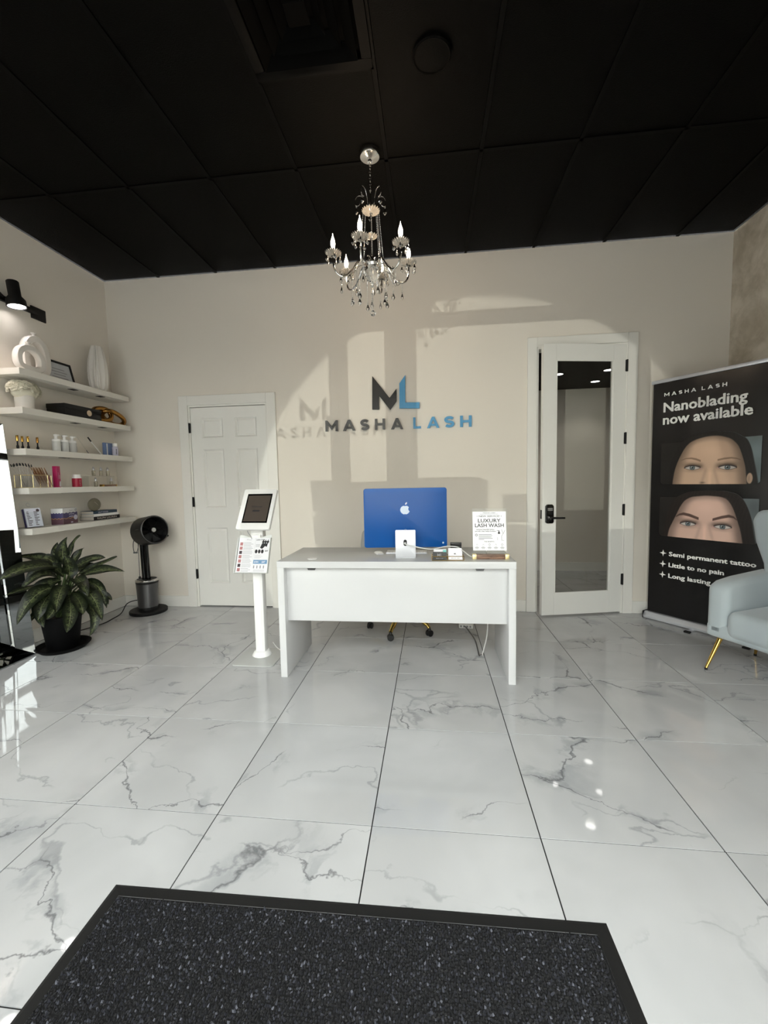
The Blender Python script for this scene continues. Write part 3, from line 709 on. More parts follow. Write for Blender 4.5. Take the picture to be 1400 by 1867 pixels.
# faceted bowl
v = []; f = []
pr = [(0.052, 2.640), (0.060, 2.622), (0.057, 2.598), (0.044, 2.566), (0.022, 2.540), (0.006, 2.530)]
b = MB(); b.lathe(pr, 10); b.build('glass_bowl', M['crystal'], ch)
MB().lathe([(0.0, 2.655), (0.050, 2.652), (0.064, 2.640), (0.050, 2.632), (0.0, 2.632)], 24).build('hub_plate', M['chrome'], ch, smooth=True)
b = MB(); b.lathe([(0.007, 2.532), (0.011, 2.522), (0.006, 2.51), (0.0, 2.505)], 10); b.build('finial', M['chrome'], ch, smooth=True)
b = MB(); beads(b, (0, 0, 2.508), (0, 0, 2.362), 17, 0.0042); b.build('bead_strand', M['crystal'], ch)
MB().sphere((0, 0, 2.345), 0.018, 8, 6).build('crystal_ball', M['crystal'], ch)
for q in range(6):
    a = R(-38 - 60 * q); ca, sa = math.cos(a), math.sin(a)
    P = lambda r_, z_, s=0.0: (r_ * ca - s * sa, r_ * sa + s * ca, z_)
    ar = catmull([P(0.020, 2.640), P(0.055, 2.662), P(0.090, 2.655), P(0.125, 2.605), P(0.165, 2.562), P(0.205, 2.556), P(0.236, 2.580), P(0.248, 2.625), P(0.248, 2.668)], 5)
    MB().tube(ar, 0.0055, 8).build('arm', M['chrome'], ch, smooth=True)
    tw_ = catmull([P(0.10, 2.630), P(0.13, 2.560), P(0.16, 2.535), P(0.185, 2.548), P(0.178, 2.572)], 5)
    MB().tube(tw_, 0.0026, 6).build('scroll', M['chrome'], ch, smooth=True)
    v, f = scallop(0.050, 2.668, 0.020, 22); MB().add(v, f, TR(*P(0.248, 0))).build('bobeche', M['fluted'], ch, smooth=True)
    MB().lathe([(0.0, 2.664), (0.014, 2.668), (0.010, 2.682), (0.0095, 2.715), (0, 2.715)], 12, TR(*P(0.248, 0))).build('candle_socket', M['black'], ch, smooth=True)
    MB().lathe([(0.0075, 2.714), (0.0125, 2.728), (0.0145, 2.742), (0.0125, 2.760), (0.0075, 2.776), (0.0028, 2.790), (0.0016, 2.802), (0.0, 2.806)], 14, TR(*P(0.248, 0))).build('candle_bulb', M['bulb'], ch, smooth=True)
    for w in range(5):
        b_ = R(72 * w + 20); b = MB(); c_ = P(0.248 + 0.044 * math.cos(b_), 0, 0.044 * math.sin(b_))
        drop(b, c_[0], c_[1], 2.680, 0.034 if w % 2 else 0.042); b.build('crystal_drop', M['crystal'], ch)
    b = MB(); c_ = P(0.200, 0); beads(b, (c_[0], c_[1], 2.55), (c_[0], c_[1], 2.505), 5, 0.0032); drop(b, c_[0], c_[1], 2.505, 0.046, 0.009); b.build('crystal_drop', M['crystal'], ch)
    b = MB(); c_ = P(0.090, 0, 0.03); beads(b, (c_[0], c_[1], 2.60), (c_[0], c_[1], 2.475), 12, 0.0032); drop(b, c_[0], c_[1], 2.475, 0.05, 0.0125); b.build('crystal_drop', M['crystal'], ch)
    a3 = a + R(30); b = MB(); c_ = (0.135 * math.cos(a3), 0.135 * math.sin(a3)); MB().tube(catmull([(0.03 * math.cos(a3), 0.03 * math.sin(a3), 2.635), (0.085 * math.cos(a3), 0.085 * math.sin(a3), 2.650), (0.13 * math.cos(a3), 0.13 * math.sin(a3), 2.60), (0.138 * math.cos(a3), 0.138 * math.sin(a3), 2.565)], 5), 0.0026, 6).build('scroll', M['chrome'], ch, smooth=True)
    beads(b, (*c_, 2.565), (*c_, 2.470), 10, 0.0034); drop(b, *c_, 2.470, 0.048, 0.0125); b.build('crystal_drop', M['crystal'], ch)
    light('candle_light', 'POINT', (CX + P(0.248, 0)[0], CY + P(0.248, 0)[1], 2.76), 3.1, (1.0, 0.74, 0.49), shadow_soft_size=0.02)

# ================================================================== RECEPTION DESK
DX0, DX1, DY0, DY1, DZ = -0.985, 0.509, 2.540, 3.100, 0.766
dk = thing('reception_desk', 'white slab-sided reception desk with a deep front panel', 'desk', ((DX0 + DX1) / 2, (DY0 + DY1) / 2, 0))
hx, hy = (DX1 - DX0) / 2, (DY1 - DY0) / 2
MB().box((-hx + 0.0015, -hy + 0.0015, DZ - 0.042), (hx - 0.0015, hy, DZ)).build('desk_top', M['desk_top'], dk, bevel=0.001)
MB().box((-hx, -hy, DZ - 0.042), (hx, -hy + 0.0015, DZ - 0.0005)).box((-hx, -hy + 0.0015, DZ - 0.042), (-hx + 0.0015, hy, DZ - 0.0005)).box((hx - 0.0015, -hy + 0.0015, DZ - 0.042), (hx, hy, DZ - 0.0005)).build('edge_band', M['white_lam'], dk)
for s in (-1, 1):
    x0 = -hx if s < 0 else hx - 0.044
    MB().box((x0, -hy, 0), (x0 + 0.044, hy, DZ - 0.042)).build('side_panel', M['white_lam'], dk, bevel=0.002)
MB().box((-hx + 0.044, -hy + 0.055, 0.362), (hx - 0.044, -hy + 0.073, DZ - 0.042)).build('front_panel', M['white_lam'], dk, bevel=0.0015)
for x in (-0.533, 0.537):
    b = MB(); b.prism([(x - 0.022, -0.009), (x + 0.022, -0.009), (x + 0.031, 0.012), (x - 0.031, 0.012)], 0, 0.012, FRONT((0, -hy + 0.054, DZ - 0.056), (1, 0, 0), UPV)); b.build('bracket', M['grey_metal'], dk)
g = MB(); g.lathe([(0.033, 0), (0.033, 0.003), (0.027, 0.0045), (0.0, 0.0045)], 28, TR(-0.776 + 0.238, 2.632 - (DY0 + DY1) / 2, DZ)); g.build('cable_grommet', M['white_gloss'], dk, smooth=True)

# office chair behind the desk
oc = thing('office_chair', 'grey office chair on gold castor base behind the desk', 'office chair', (-0.245, 3.49, 0))
for i, (x, y) in enumerate([(-0.083, -0.286), (0.224, -0.173), (-0.284, -0.025), (-0.09, 0.27), (0.22, 0.18)]):
    a = math.atan2(y, x); ca, sa = math.cos(a), math.sin(a)
    MB().tube(catmull([(0.02 * ca, 0.02 * sa, 0.155), (0.14 * ca, 0.14 * sa, 0.135), (0.25 * ca, 0.25 * sa, 0.095), (x, y, 0.068)], 4), [0.024] * 5 + [0.020] * 4 + [0.015] * 4, 10).build('base_leg', M['brass'], oc, smooth=True)
    c = MB()
    ro = 0.6 * i + 0.2
    for s in (-1, 1):
        Tc = TR(x, y, 0.027) @ Matrix.Rotation(ro, 4, 'Z') @ TR(0, 0.013 * s, 0) @ Matrix.Rotation(R(90), 4, 'X')
        c.lathe([(0.012, -0.008), (0.025, -0.008), (0.027, -0.004), (0.027, 0.004), (0.025, 0.008), (0.012, 0.008)], 16, Tc)
    c.lathe([(0.008, 0.02), (0.016, 0.045), (0.012, 0.06), (0.009, 0.07)], 10, TR(x, y, 0))
    c.build('castor', M['black'], oc, smooth=True)
MB().lathe([(0.035, 0.11), (0.035, 0.18), (0.022, 0.185), (0.022, 0.40)], 16).build('gas_column', M['brass'], oc, smooth=True)
MB().box((-0.25, -0.24, 0.41), (0.25, 0.24, 0.49)).build('seat', M['fabric_grey'], oc, bevel=0.03, seg=4)
b = MB(); n = 10; v = []; f = []
prof = [(x_ - 0.085, z_) for x_, z_ in [(-0.30, 0.46), (-0.305, 0.70), (-0.29, 0.81), (-0.24, 0.855), (0.24, 0.855), (0.29, 0.81), (0.305, 0.70), (0.30, 0.46)]]
b.prism(prof, -0.03, 0.03, FRONT((0, 0.22, 0), (1, 0, 0), UPV)); b.build('backrest', M['fabric_grey'], oc, bevel=0.02, seg=3)

# ================================================================== ON THE DESK
# monitor (seen from behind)
mo = thing('desktop_computer', 'blue all-in-one computer with silver stand, its back turned on the desk', 'computer', (-0.166, 2.70, DZ), R(3.2))
def rrect(w, h, r, n=6, x=0, y=0):
    P = []
    for cx_, cy_, a0 in ((w / 2 - r, h / 2 - r, 0), (-w / 2 + r, h / 2 - r, 90), (-w / 2 + r, -h / 2 + r, 180), (w / 2 - r, -h / 2 + r, 270)):
        for k_ in range(n + 1):
            a = R(a0 + 90 * k_ / n); P.append((x + cx_ + r * math.cos(a), y + cy_ + r * math.sin(a)))
    return P
Tm = FRONT((0, 0.038, 0.255), (1, 0, 0), (0, 0.018, 1))
MB().prism(rrect(0.549, 0.394, 0.016), -0.010, 0.0, Tm).build('screen_casing', M['blue'], mo, bevel=0.002, label='glossy blue rear casing')
MB().prism(rrect(0.545, 0.390, 0.015), -0.014, -0.0102, Tm).build('screen_edge', M['white_gloss'], mo)
# fruit emblem with bite and leaf
ap = []
for k_ in range(64):
    a = 2 * math.pi * k_ / 64; r_ = 1.0
    x_, y_ = math.sin(a), math.cos(a)
    rr = 0.0305 * (1.0 + 0.05 * math.cos(2 * a + math.pi))
    top = max(0, math.cos(a)); bot = max(0, -math.cos(a))
    X_ = rr * x_ * (1.0 - 0.16 * bot ** 2); Y_ = rr * y_ * 1.02
    if abs(x_) < 0.45 and y_ > 0: Y_ -= 0.0045 * (1 - (abs(x_) / 0.45)) ** 1.3
    if abs(x_) < 0.4 and y_ < 0: Y_ += 0.0035 * (1 - (abs(x_) / 0.4)) ** 1.3
    d = math.hypot(X_ - 0.0365, Y_ - 0.006)
    if d < 0.0155:
        X_ = 0.0365 - math.sqrt(max(0, 0.0155 ** 2 - (Y_ - 0.006) ** 2))
    ap.append((X_, Y_))
ap = ap[::-1]
Te = Tm @ TR(0.0, 0.052, 0)
e = MB().prism(ap, 0, 0.0008, Te)
lf = [(0.0005, 0.0345), (0.0095, 0.0375), (0.0135, 0.0445), (0.0135, 0.0525), (0.0055, 0.0490), (0.0010, 0.0420)]
e.prism(lf, 0, 0.0008, Te); e.build('emblem', M['pale_blue'], mo, label='pale fruit emblem')
MB().lathe([(0.0065, 0), (0.0065, 0.0008)], 16, Tm @ TR(0.248, -0.168, 0)).build('power_button', M['pale_blue'], mo)
st = MB(); st.prism(rrect(0.131, 0.176, 0.006), 0, 0.006, FRONT((0.0, -0.030, 0.094), (1, 0, 0), (0, 0.10, 1)))
st.build('stand_plate', M['alu'], mo, bevel=0.001)
MB().box((-0.0655, -0.045, 0.0), (0.0655, 0.09, 0.005)).build('stand_foot', M['alu'], mo, bevel=0.001)
MB().lathe([(0.012, -0.001), (0.012, 0.06)], 14, FRONT((0.0, 0.03, 0.168), (1, 0, 0), UPV) @ TR(0, 0, -0.03)).build('stand_hinge', M['alu'], mo)
MB().prism(rrect(0.022, 0.040, 0.0105), 0.006, 0.0072, FRONT((-0.002, -0.030, 0.099), (1, 0, 0), (0, 0.10, 1))).build('cable_hole', M['matte_black'], mo)
MB().lathe([(0.0065, 0.0), (0.006, 0.018), (0.0035, 0.024)], 12, FRONT((-0.002, -0.036, 0.099), (1, 0, 0), UPV)).build('power_plug', M['white_cable'], mo, smooth=True)
# keyboard, mouse
kbd = thing('keyboard', 'slim silver keyboard lying behind the computer stand', 'keyboard', (-0.168, 2.815, DZ))
MB().box((-0.14, -0.01, 0), (0.14, 0.10, 0.010)).build('keyboard_body', M['alu'], kbd, bevel=0.002)
kb_ = MB()
for r_ in range(5):
    for c_ in range(13): kb_.box((-0.134 + c_ * 0.0207, 0.0 + r_ * 0.019, 0.010), (-0.117 + c_ * 0.0207, 0.015 + r_ * 0.019, 0.0125))
kb_.build('keys', M['white_gloss'], kbd)
ms = thing('computer_mouse', 'white low mouse on the desk left of the computer stand', 'mouse', (-0.362, 2.835, DZ), R(20))
v = []; f = []; n = 16; m_ = 8
for i in range(m_ + 1):
    t = i / m_; x_ = -0.03 + 0.06 * t; hz = 0.014 * math.sqrt(max(0, 1 - (2 * t - 1) ** 2)) + 0.004
    for k_ in range(n + 1):
        s = k_ / n; y_ = -0.055 + 0.11 * s; v.append((x_ * (0.75 + 0.25 * math.sin(math.pi * s)), y_, hz * (0.35 + 0.65 * math.sin(math.pi * min(1, s * 0.9 + 0.08)))))
for i in range(m_):
    for k_ in range(n): a = i * (n + 1) + k_; f.append((a, a + n + 1, a + n + 2, a + 1))
MB().add(v, f).build('mouse_shell', M['white_gloss'], ms, smooth=True)
MB().box((-0.024, -0.045, 0.0), (0.024, 0.045, 0.004)).build('mouse_base', M['alu'], ms)
# business card holder and cards
hd = thing('card_holder', 'gold wire tray holding business cards at the desk front edge', 'card holder', (0.103, 2.60, DZ), R(1))
w = MB()
for z_, y0, y1 in ((0.004, -0.03, 0.04), (0.028, -0.032, 0.045)):
    w.tube([(-0.098, y0, z_), (0.098, y0, z_), (0.098, y1, z_), (-0.098, y1, z_), (-0.098, y0, z_)], 0.0019, 6)
for x_ in (-0.098, 0.0, 0.098):
    w.tube([(x_, -0.03, 0.004), (x_, -0.032, 0.028)], 0.0018, 6); w.tube([(x_, 0.04, 0.004), (x_, 0.045, 0.028)], 0.0018, 6)
w.tube([(0, -0.03, 0.004), (0, 0.04, 0.004)], 0.0018, 6)
w.build('wire_tray', M['gold'], hd, smooth=True)
def cards(name, x, y, wd, ht, zb, lean, m1, lab, txt=None, tm=None, n=9, two=None):
    t = thing(name, lab, 'cards', (x, y, zb))
    for q in range(n):
        T_ = FRONT((0, q * 0.0022, 0), (1, 0, 0), (0, lean, 1))
        MB().box((-wd / 2, 0, -0.0008), (wd / 2, ht, 0.0008), T_).build('card', m1, t)
    if txt:
        b = MB()
        for s, sz, dy in txt: b.text(s, sz, FRONT((0, -0.0012, 0), (1, 0, 0), (0, lean, 1)) @ TR(0, dy, 0), 'CENTER', 0.01)
        b.build('card_print', tm, t)
    return t
cards('card_stack', 0.053, 2.576, 0.084, 0.046, DZ + 0.0062, 0.25, M['black'], 'black business cards with thin script, left half of the gold tray', [('ML', 0.026, 0.02), ('MASHA LASH', 0.0075, 0.006)], M['ink_grey'], 8)
cards('card_stack', 0.149, 2.576, 0.086, 0.024, DZ + 0.0062, 0.25, M['paper'], 'white business cards lettered in black, front right of the gold tray', [('MASHA LASH', 0.0085, 0.007)], M['ink'], 5)
cards('card_stack', 0.149, 2.590, 0.086, 0.050, DZ + 0.0062, 0.25, M['paper'], 'white business cards with a small black monogram, middle right of the gold tray', [('ML', 0.013, 0.030)], M['ink'], 5)
cards('card_stack', 0.055, 2.598, 0.078, 0.060, DZ + 0.0062, 0.15, M['paper'], 'white cards standing behind the black ones in the gold tray', None, None, 5)
cards('card_stack', 0.148, 2.605, 0.083, 0.066, DZ + 0.0062, 0.15, M['paper'], 'plain white cards standing tallest at the back right of the gold tray', None, None, 4)
tag(MB().box((-0.010, -0.001, 0), (0.010, 0.001, 0.064), TR(0.084, 2.594, DZ + 0.0005)).build('mint_tab', M['teal_card']), 'small mint green tab between the card stacks', 'tab')
bx = thing('card_box', 'small black box standing on the desk behind the white cards', 'box', (0.158, 2.672, DZ))
MB().box((-0.035, -0.012, 0), (0.035, 0.012, 0.080)).build('box_body', M['black'], bx, bevel=0.002)
MB().box((-0.0355, -0.0125, 0.080), (0.0355, 0.0125, 0.100)).build('box_lid', M['black'], bx, bevel=0.002)
# acrylic sign on walnut base
sg = thing('counter_sign', 'acrylic counter sign with a printed sheet on a walnut base with gold ends', 'sign', (0.367, 2.640, DZ), R(-1))
MB().box((-0.084, -0.020, 0), (0.092, 0.020, 0.030)).build('wood_base', wood(), sg, bevel=0.001)
for x_ in (-0.108, 0.092): MB().box((x_, -0.0205, 0), (x_ + 0.024, 0.0205, 0.0305)).build('gold_end', M['pale_gold'], sg, bevel=0.001)
ac = FRONT((0, 0.004, 0.022), (1, 0, 0), (0, 0.16, 1))
MB().box((-0.108, 0, -0.003), (0.112, 0.296, 0.001), ac).build('acrylic_panel', M['acrylic'], sg)
P0 = ac @ TR(-0.103, 0.030, 0.0018)
MB().rect(0, 0, 0.206, 0.246, 0, P0).build('paper_sheet', M['paper'], sg)
b = MB(); P1 = P0 @ TR(0, 0, 0.0005); c_ = 0.103
def ct(s, size, y, x=c_, off=0.0, width=None, space=1.0): b.text(s, size, P1 @ TR(x, y, 0), 'CENTER', off, 0, space, width)
ct('MASHA LASH', 0.0085, 0.2345, off=0.0, width=0.074)
b.rect(0.045, 0.2295, 0.158, 0.2305, 0, P1)
ct('\u2022 NEW SERVICE! \u2022', 0.0145, 0.2115, off=0.004, width=0.154)
for s_, y_, wd in (('LUXURY', 0.177, 0.140), ('LASH WASH', 0.147, 0.178)): ct(s_, 0.033, y_, off=0.012, width=wd)
ct('because beautiful lashes', 0.0095, 0.129, 0.078, 0.02, 0.11); ct('start with a clean, healthy foundation', 0.0095, 0.1185, 0.078, 0.02, 0.13)
for q, wd in enumerate((0.080, 0.084, 0.078, 0.086, 0.034)): b.rect(0.036, 0.099 - q * 0.0078, 0.036 + wd, 0.1012 - q * 0.0078, 0, P1)
b.ring((0.022, 0.097, 0), 0.0062, 0.0014, 16, 4, P1)
ct('THE BENEFITS', 0.009, 0.0525, 0.1, 0.01, 0.062)
# bottle, sprig and five small icons with captions
b.add([(0.155, 0.104, 0), (0.168, 0.104, 0), (0.168, 0.112, 0), (0.164, 0.118, 0), (0.164, 0.126, 0), (0.148, 0.1265, 0), (0.148, 0.1245, 0), (0.159, 0.124, 0), (0.159, 0.118, 0), (0.155, 0.112, 0)], [tuple(range(10))], P1)
for pts in ([(0.178, 0.062), (0.178, 0.092), (0.187, 0.105), (0.182, 0.118), (0.178, 0.132)], [(0.187, 0.105), (0.194, 0.118), (0.198, 0.128)], [(0.178, 0.064), (0.192, 0.063)], [(0.152, 0.064), (0.152, 0.083)]):
    b.tube([(x_, y_, 0) for x_, y_ in pts], 0.0009, 4, True, P1)
for q in range(5):
    xx = 0.024 + q * 0.039
    if q in (2, 4): b.ring((xx, 0.037, 0), 0.0055, 0.0007, 12, 4, P1)
    else: b.tube([(xx - 0.005, 0.033, 0), (xx, 0.042, 0), (xx + 0.005, 0.033, 0)], 0.0007, 4, True, P1)
    for r_, wd in enumerate((0.016, 0.026, 0.020)): b.rect(xx - wd / 2, 0.0215 - r_ * 0.0052, xx + wd / 2, 0.0232 - r_ * 0.0052, 0, P1)
b.build('sheet_print', M['ink'], sg)
# white power cord of the computer
pc = under(MB().tube(catmull([(-0.166, 2.660, 0.865), (-0.166, 2.640, 0.862), (-0.11, 2.628, 0.848), (0.0, 2.634, 0.829), (0.09, 2.640, 0.8445), (0.16, 2.640, 0.842), (0.205, 2.66, 0.812), (0.25, 2.675, 0.776), (0.29, 2.69, 0.772), (0.36, 2.80, 0.772), (0.40, 3.05, 0.772)], 6), 0.0034, 7).build('cord', M['white_cable'], None, smooth=True), mo)
# cables and power strip under the desk
ps = thing('power_strip', 'white power strip lying on the floor under the desk', 'power strip', (0.29, 3.53, 0), R(-8))
MB().box((-0.06, -0.02, 0), (0.06, 0.02, 0.036)).build('strip_body', M['white_gloss'], ps, bevel=0.004)
b = MB()
for q in range(4): b.box((-0.048 + q * 0.026, -0.0212, 0.010), (-0.034 + q * 0.026, -0.0195, 0.026))
b.build('sockets', M['ink_grey'], ps)
under(MB().tube(catmull([(0.28, 3.505, 0.02), (0.30, 3.42, 0.02), (0.335, 3.25, 0.006), (0.337, 3.08, 0.005), (0.335, 2.96, 0.005), (0.345, 2.945, 0.006), (0.35, 2.955, 0.012)], 6), 0.005, 7).build('cord', M['grey_metal'], None, smooth=True), ps)
under(MB().tube(catmull([(0.352, 2.948, 0.006), (0.372, 3.0, 0.03), (0.405, 3.06, 0.13), (0.412, 3.085, 0.30), (0.412, 3.115, 0.60), (0.412, 3.115, 0.75)], 6), 0.0045, 7).build('cord', M['white_cable'], None, smooth=True), ps)

# ================================================================== TABLET KIOSK
kx = -1.252
ki = thing('tablet_kiosk', 'white floor stand with a tilted tablet and flyer pocket left of the desk', 'kiosk', (kx, 2.875, 0))
MB().prism(rrect(0.30, 0.31, 0.02), 0, 0.006).build('base_plate', mat('grey_glass_base', (188, 190, 188), 0.06, var=0.01), ki, bevel=0.001)
ki.children[0].location = (0.005, -0.045, 0)
MB().lathe([(0.072, 0.006), (0.070, 0.012), (0.058, 0.030), (0.050, 0.038)], 28).build('collar', M['white_gloss'], ki, smooth=True)
MB().box((-0.036, -0.032, 0.030), (0.036, 0.032, 0.90)).build('pole', M['white_gloss'], ki, bevel=0.006, seg=3)
MB().box((-0.022, -0.0345, 0.045), (0.022, -0.0315, 0.895)).build('pole_cover', M['white_gloss'], ki, bevel=0.001)
Tt = FRONT((-1.219 - kx - 0.0, 2.47 - 2.875, 0.984), (math.cos(-0.098), math.sin(-0.098), 0), (0.0, 0.0, 1))
# enclosure: fitted at real size further back on the pole
th_, ps_ = 0.533, -0.06
ea = Vector((math.cos(ps_), math.sin(ps_), 0)); nb = Vector((-math.sin(ps_), math.cos(ps_), 0)); up = Vector((0, 0, math.cos(th_))) + nb * math.sin(th_)
kk = 2.79 / 2.47
Ot = Vector((-1.219 * kk - kx, 2.79 - 2.875, 1.2645 + (0.984 - 1.2645) * kk))
Te = FRONT(Ot, ea, up); tw2, th2 = 0.225 * kk, 0.285 * kk
en = MB().prism(rrect(tw2, th2, 0.012, 4, tw2 / 2, th2 / 2), -0.026, 0.0, Te); en.build('tablet_frame', M['white_gloss'], ki, bevel=0.002)
MB().rect(0.036, 0.048, tw2 - 0.026, th2 - 0.040, 0.0006, Te).build('tablet_bezel', M['black_gloss'], ki)
MB().rect(0.045, 0.060, tw2 - 0.035, th2 - 0.054, 0.0012, Te).build('tablet_screen', M['screen'], ki, label='dim grey welcome screen')
b = MB(); b.text('Welcome', 0.020, Te @ TR(tw2 / 2, th2 * 0.53, 0.0018), 'CENTER', 0.02); b.prism(rrect(0.055, 0.013, 0.006, 4, tw2 / 2, th2 * 0.445), 0.0015, 0.0019, Te); b.build('screen_text', M['ink'], ki)
MB().box((-0.045, -0.012, 0.86), (0.045, 0.05, 0.985)).build('neck_bracket', M['white_gloss'], ki, bevel=0.004)
tag_ = MB().tube(catmull([(-0.055, -0.05, 0.96), (-0.05, -0.045, 0.92), (-0.028, -0.04, 0.88), (-0.02, -0.038, 0.82)], 5), 0.002, 6).build('tablet_cable', M['ink_grey'], ki, smooth=True)
# brochure pocket
kk = 2.775 / 2.609; th_, ps_ = 0.38, -0.018
ea = Vector((math.cos(ps_), math.sin(ps_), 0)); nb = Vector((-math.sin(ps_), math.cos(ps_), 0)); up = Vector((0, 0, math.cos(th_))) + nb * math.sin(th_)
Ob = Vector((-1.292 * kk - kx, 2.750 - 2.875, 1.2645 + (0.681 - 1.2645) * kk)); Tb = FRONT(Ob, ea, up); bw, bh_ = 0.225 * kk, 0.242 * kk
top = [(bw * (1 - t), bh_ + 0.004 + 0.013 * math.cos(2 * math.pi * t)) for t in [i / 12 for i in range(13)]]
MB().prism([(0, 0), (bw, 0)] + top, -0.006, -0.003, Tb).build('pocket_back', M['frosted'], ki)
b = MB(); b.box((0, -0.003, -0.006), (bw, 0, 0.018), Tb).box((-0.003, -0.003, -0.006), (0, bh_ * 0.97, 0.018), Tb).box((bw, -0.003, -0.006), (bw + 0.003, bh_ * 0.97, 0.018), Tb); b.build('pocket_sides', M['frosted'], ki)
fl_ = thing('flyer', 'white price flyer with small photos, left half of the kiosk pocket', 'flyer', (kx, 2.875, 0))
fl2 = thing('flyer', 'white flyer with black pictures and a blue band, right half of the kiosk pocket', 'flyer', (kx, 2.875, 0))
MB().box((0.004, 0.003, 0.000), (bw * 0.52, bh_ - 0.006, 0.004), Tb).build('flyer_sheet', M['paper'], fl_)
MB().box((bw * 0.525, 0.003, 0.000), (bw - 0.004, bh_ - 0.008, 0.004), Tb).build('flyer_sheet', M['paper'], fl2)
Tp = Tb @ TR(0, 0, 0.0045)
b1, b2, b3 = MB(), MB(), MB()
for q in range(7):
    y_ = bh_ * (0.83 - q * 0.12)
    for r_ in range(3): b1.rect(bw * 0.17, y_ - r_ * 0.0095, bw * (0.47 if r_ % 2 else 0.40 + 0.03 * (q % 3)), y_ + 0.0022 - r_ * 0.0095, 0, Tp)
    (b3 if q in (2, 5) else b2).rect(bw * 0.055, y_ - 0.019, bw * 0.145, y_ + 0.004, 0, Tp)
b1.tube([(bw * 0.25, bh_ * 0.91, 0), (bw * 0.28, bh_ * 0.94, 0), (bw * 0.30, bh_ * 0.92, 0), (bw * 0.4, bh_ * 0.91, 0)], 0.001, 4, True, Tp)
b1.build('flyer_text', M['ink_grey'], fl_); b2.build('flyer_photo', M['ink_pink'], fl_); b3.build('flyer_photo', M['ink_plum'], fl_)
b1, b2, b3, b4 = MB(), MB(), MB(), MB()
b1.text('LASH TALK', 0.013, Tp @ TR(bw * 0.55, bh_ * 0.90, 0), offset=0.02)
for q in range(3):
    b1.disc((bw * (0.585 + q * 0.095), bh_ * 0.59, 0.0002), bw * 0.041, 18, Tp, bh_ * 0.055)
for q in range(3):                                          # cluster of black tool silhouettes
    x_ = bw * (0.77 + q * 0.07)
    b1.add([(x_ - 0.010, bh_ * 0.86, 0), (x_, bh_ * 0.80, 0), (x_ + 0.011, bh_ * 0.86, 0), (x_ + 0.005, bh_ * 0.90, 0), (x_ + 0.003, bh_ * 0.94, 0), (x_ - 0.001, bh_ * 0.90, 0)], [(0, 1, 2, 3, 4, 5)], Tp)
b1.add([(bw * 0.69, bh_ * 0.69, 0), (bw * 0.76, bh_ * 0.66, 0), (bw * 0.84, bh_ * 0.74, 0), (bw * 0.90, bh_ * 0.72, 0), (bw * 0.92, bh_ * 0.82, 0), (bw * 0.74, bh_ * 0.82, 0)], [tuple(range(6))], Tp)
b1.text('$47', 0.015, Tp @ TR(bw * 0.85, bh_ * 0.585, 0), offset=0.02)
b2.rect(bw * 0.53, bh_ * 0.245, bw * 0.955, bh_ * 0.355, 0, Tp)
b3.text('JOIN', 0.015, Tp @ TR(bw * 0.56, bh_ * 0.278, 0.0003), offset=0.02); b3.text('$47', 0.017, Tp @ TR(bw * 0.79, bh_ * 0.275, 0.0003), offset=0.02)
for q in range(4): b4.rect(bw * (0.55 + q * 0.10), bh_ * 0.12, bw * (0.58 + q * 0.10), bh_ * 0.20, 0, Tp)
for q in range(5): b4.rect(bw * 0.545, bh_ * (0.40 + q * 0.022), bw * (0.72 + 0.04 * (q % 3)), bh_ * (0.404 + q * 0.022), 0, Tp)
for q in range(3): b4.rect(bw * 0.55, bh_ * (0.72 + q * 0.03), bw * 0.68, bh_ * (0.728 + q * 0.03), 0, Tp); b4.rect(bw * 0.56, bh_ * (0.04 + q * 0.02), bw * 0.9, bh_ * (0.044 + q * 0.02), 0, Tp)
b1.build('flyer_print', M['ink'], fl2); b2.build('blue_band', M['ink_blue'], fl2); b3.build('band_text', M['paper'], fl2); b4.build('flyer_text', M['ink_grey'], fl2)
under(MB().tube(catmull([(-1.19, 2.93, 0.075), (-1.16, 2.95, 0.02), (-1.10, 2.93, 0.006), (-1.03, 2.90, 0.006), (-0.995, 2.9, 0.006)], 6), 0.003, 6).build('cord', M['white_cable'], None, smooth=True), ki)

# ================================================================== WALL SHELVES
SX0, SX1, SY0, SY1 = XL, -3.011, 2.824, 3.952
SZ = [2.160, 1.872, 1.564, 1.268, 0.956]
names = ['top white floating shelf, holding the arch vases', 'second white floating shelf from the top, holding the black box', 'middle white floating shelf, holding the clear foam bottles', 'fourth white floating shelf from the top, holding the pink tube', 'lowest white floating shelf, holding the stacked books']
for i, z_ in enumerate(SZ):
    s = thing('wall_shelf', names[i], 'shelf', (SX0, SY0, z_), group='white floating shelves')
    MB().box((0, 0, -0.048), (SX1 - SX0, SY1 - SY0, 0)).build('shelf_board', M['shelf'], s, bevel=0.0015, seg=1)
    for y_ in ((0.50, 0.80) if i < 2 else (0.36,)): MB().box((0.15, y_, -0.0505), (0.20, y_ + 0.06, -0.0479)).build('clip', M['matte_black'], s)
    if i in (2, 3): MB().box((0.16, 0.44, -0.0505), (0.175, 0.78, -0.0479)).build('light_strip', M['grey_metal'], s)
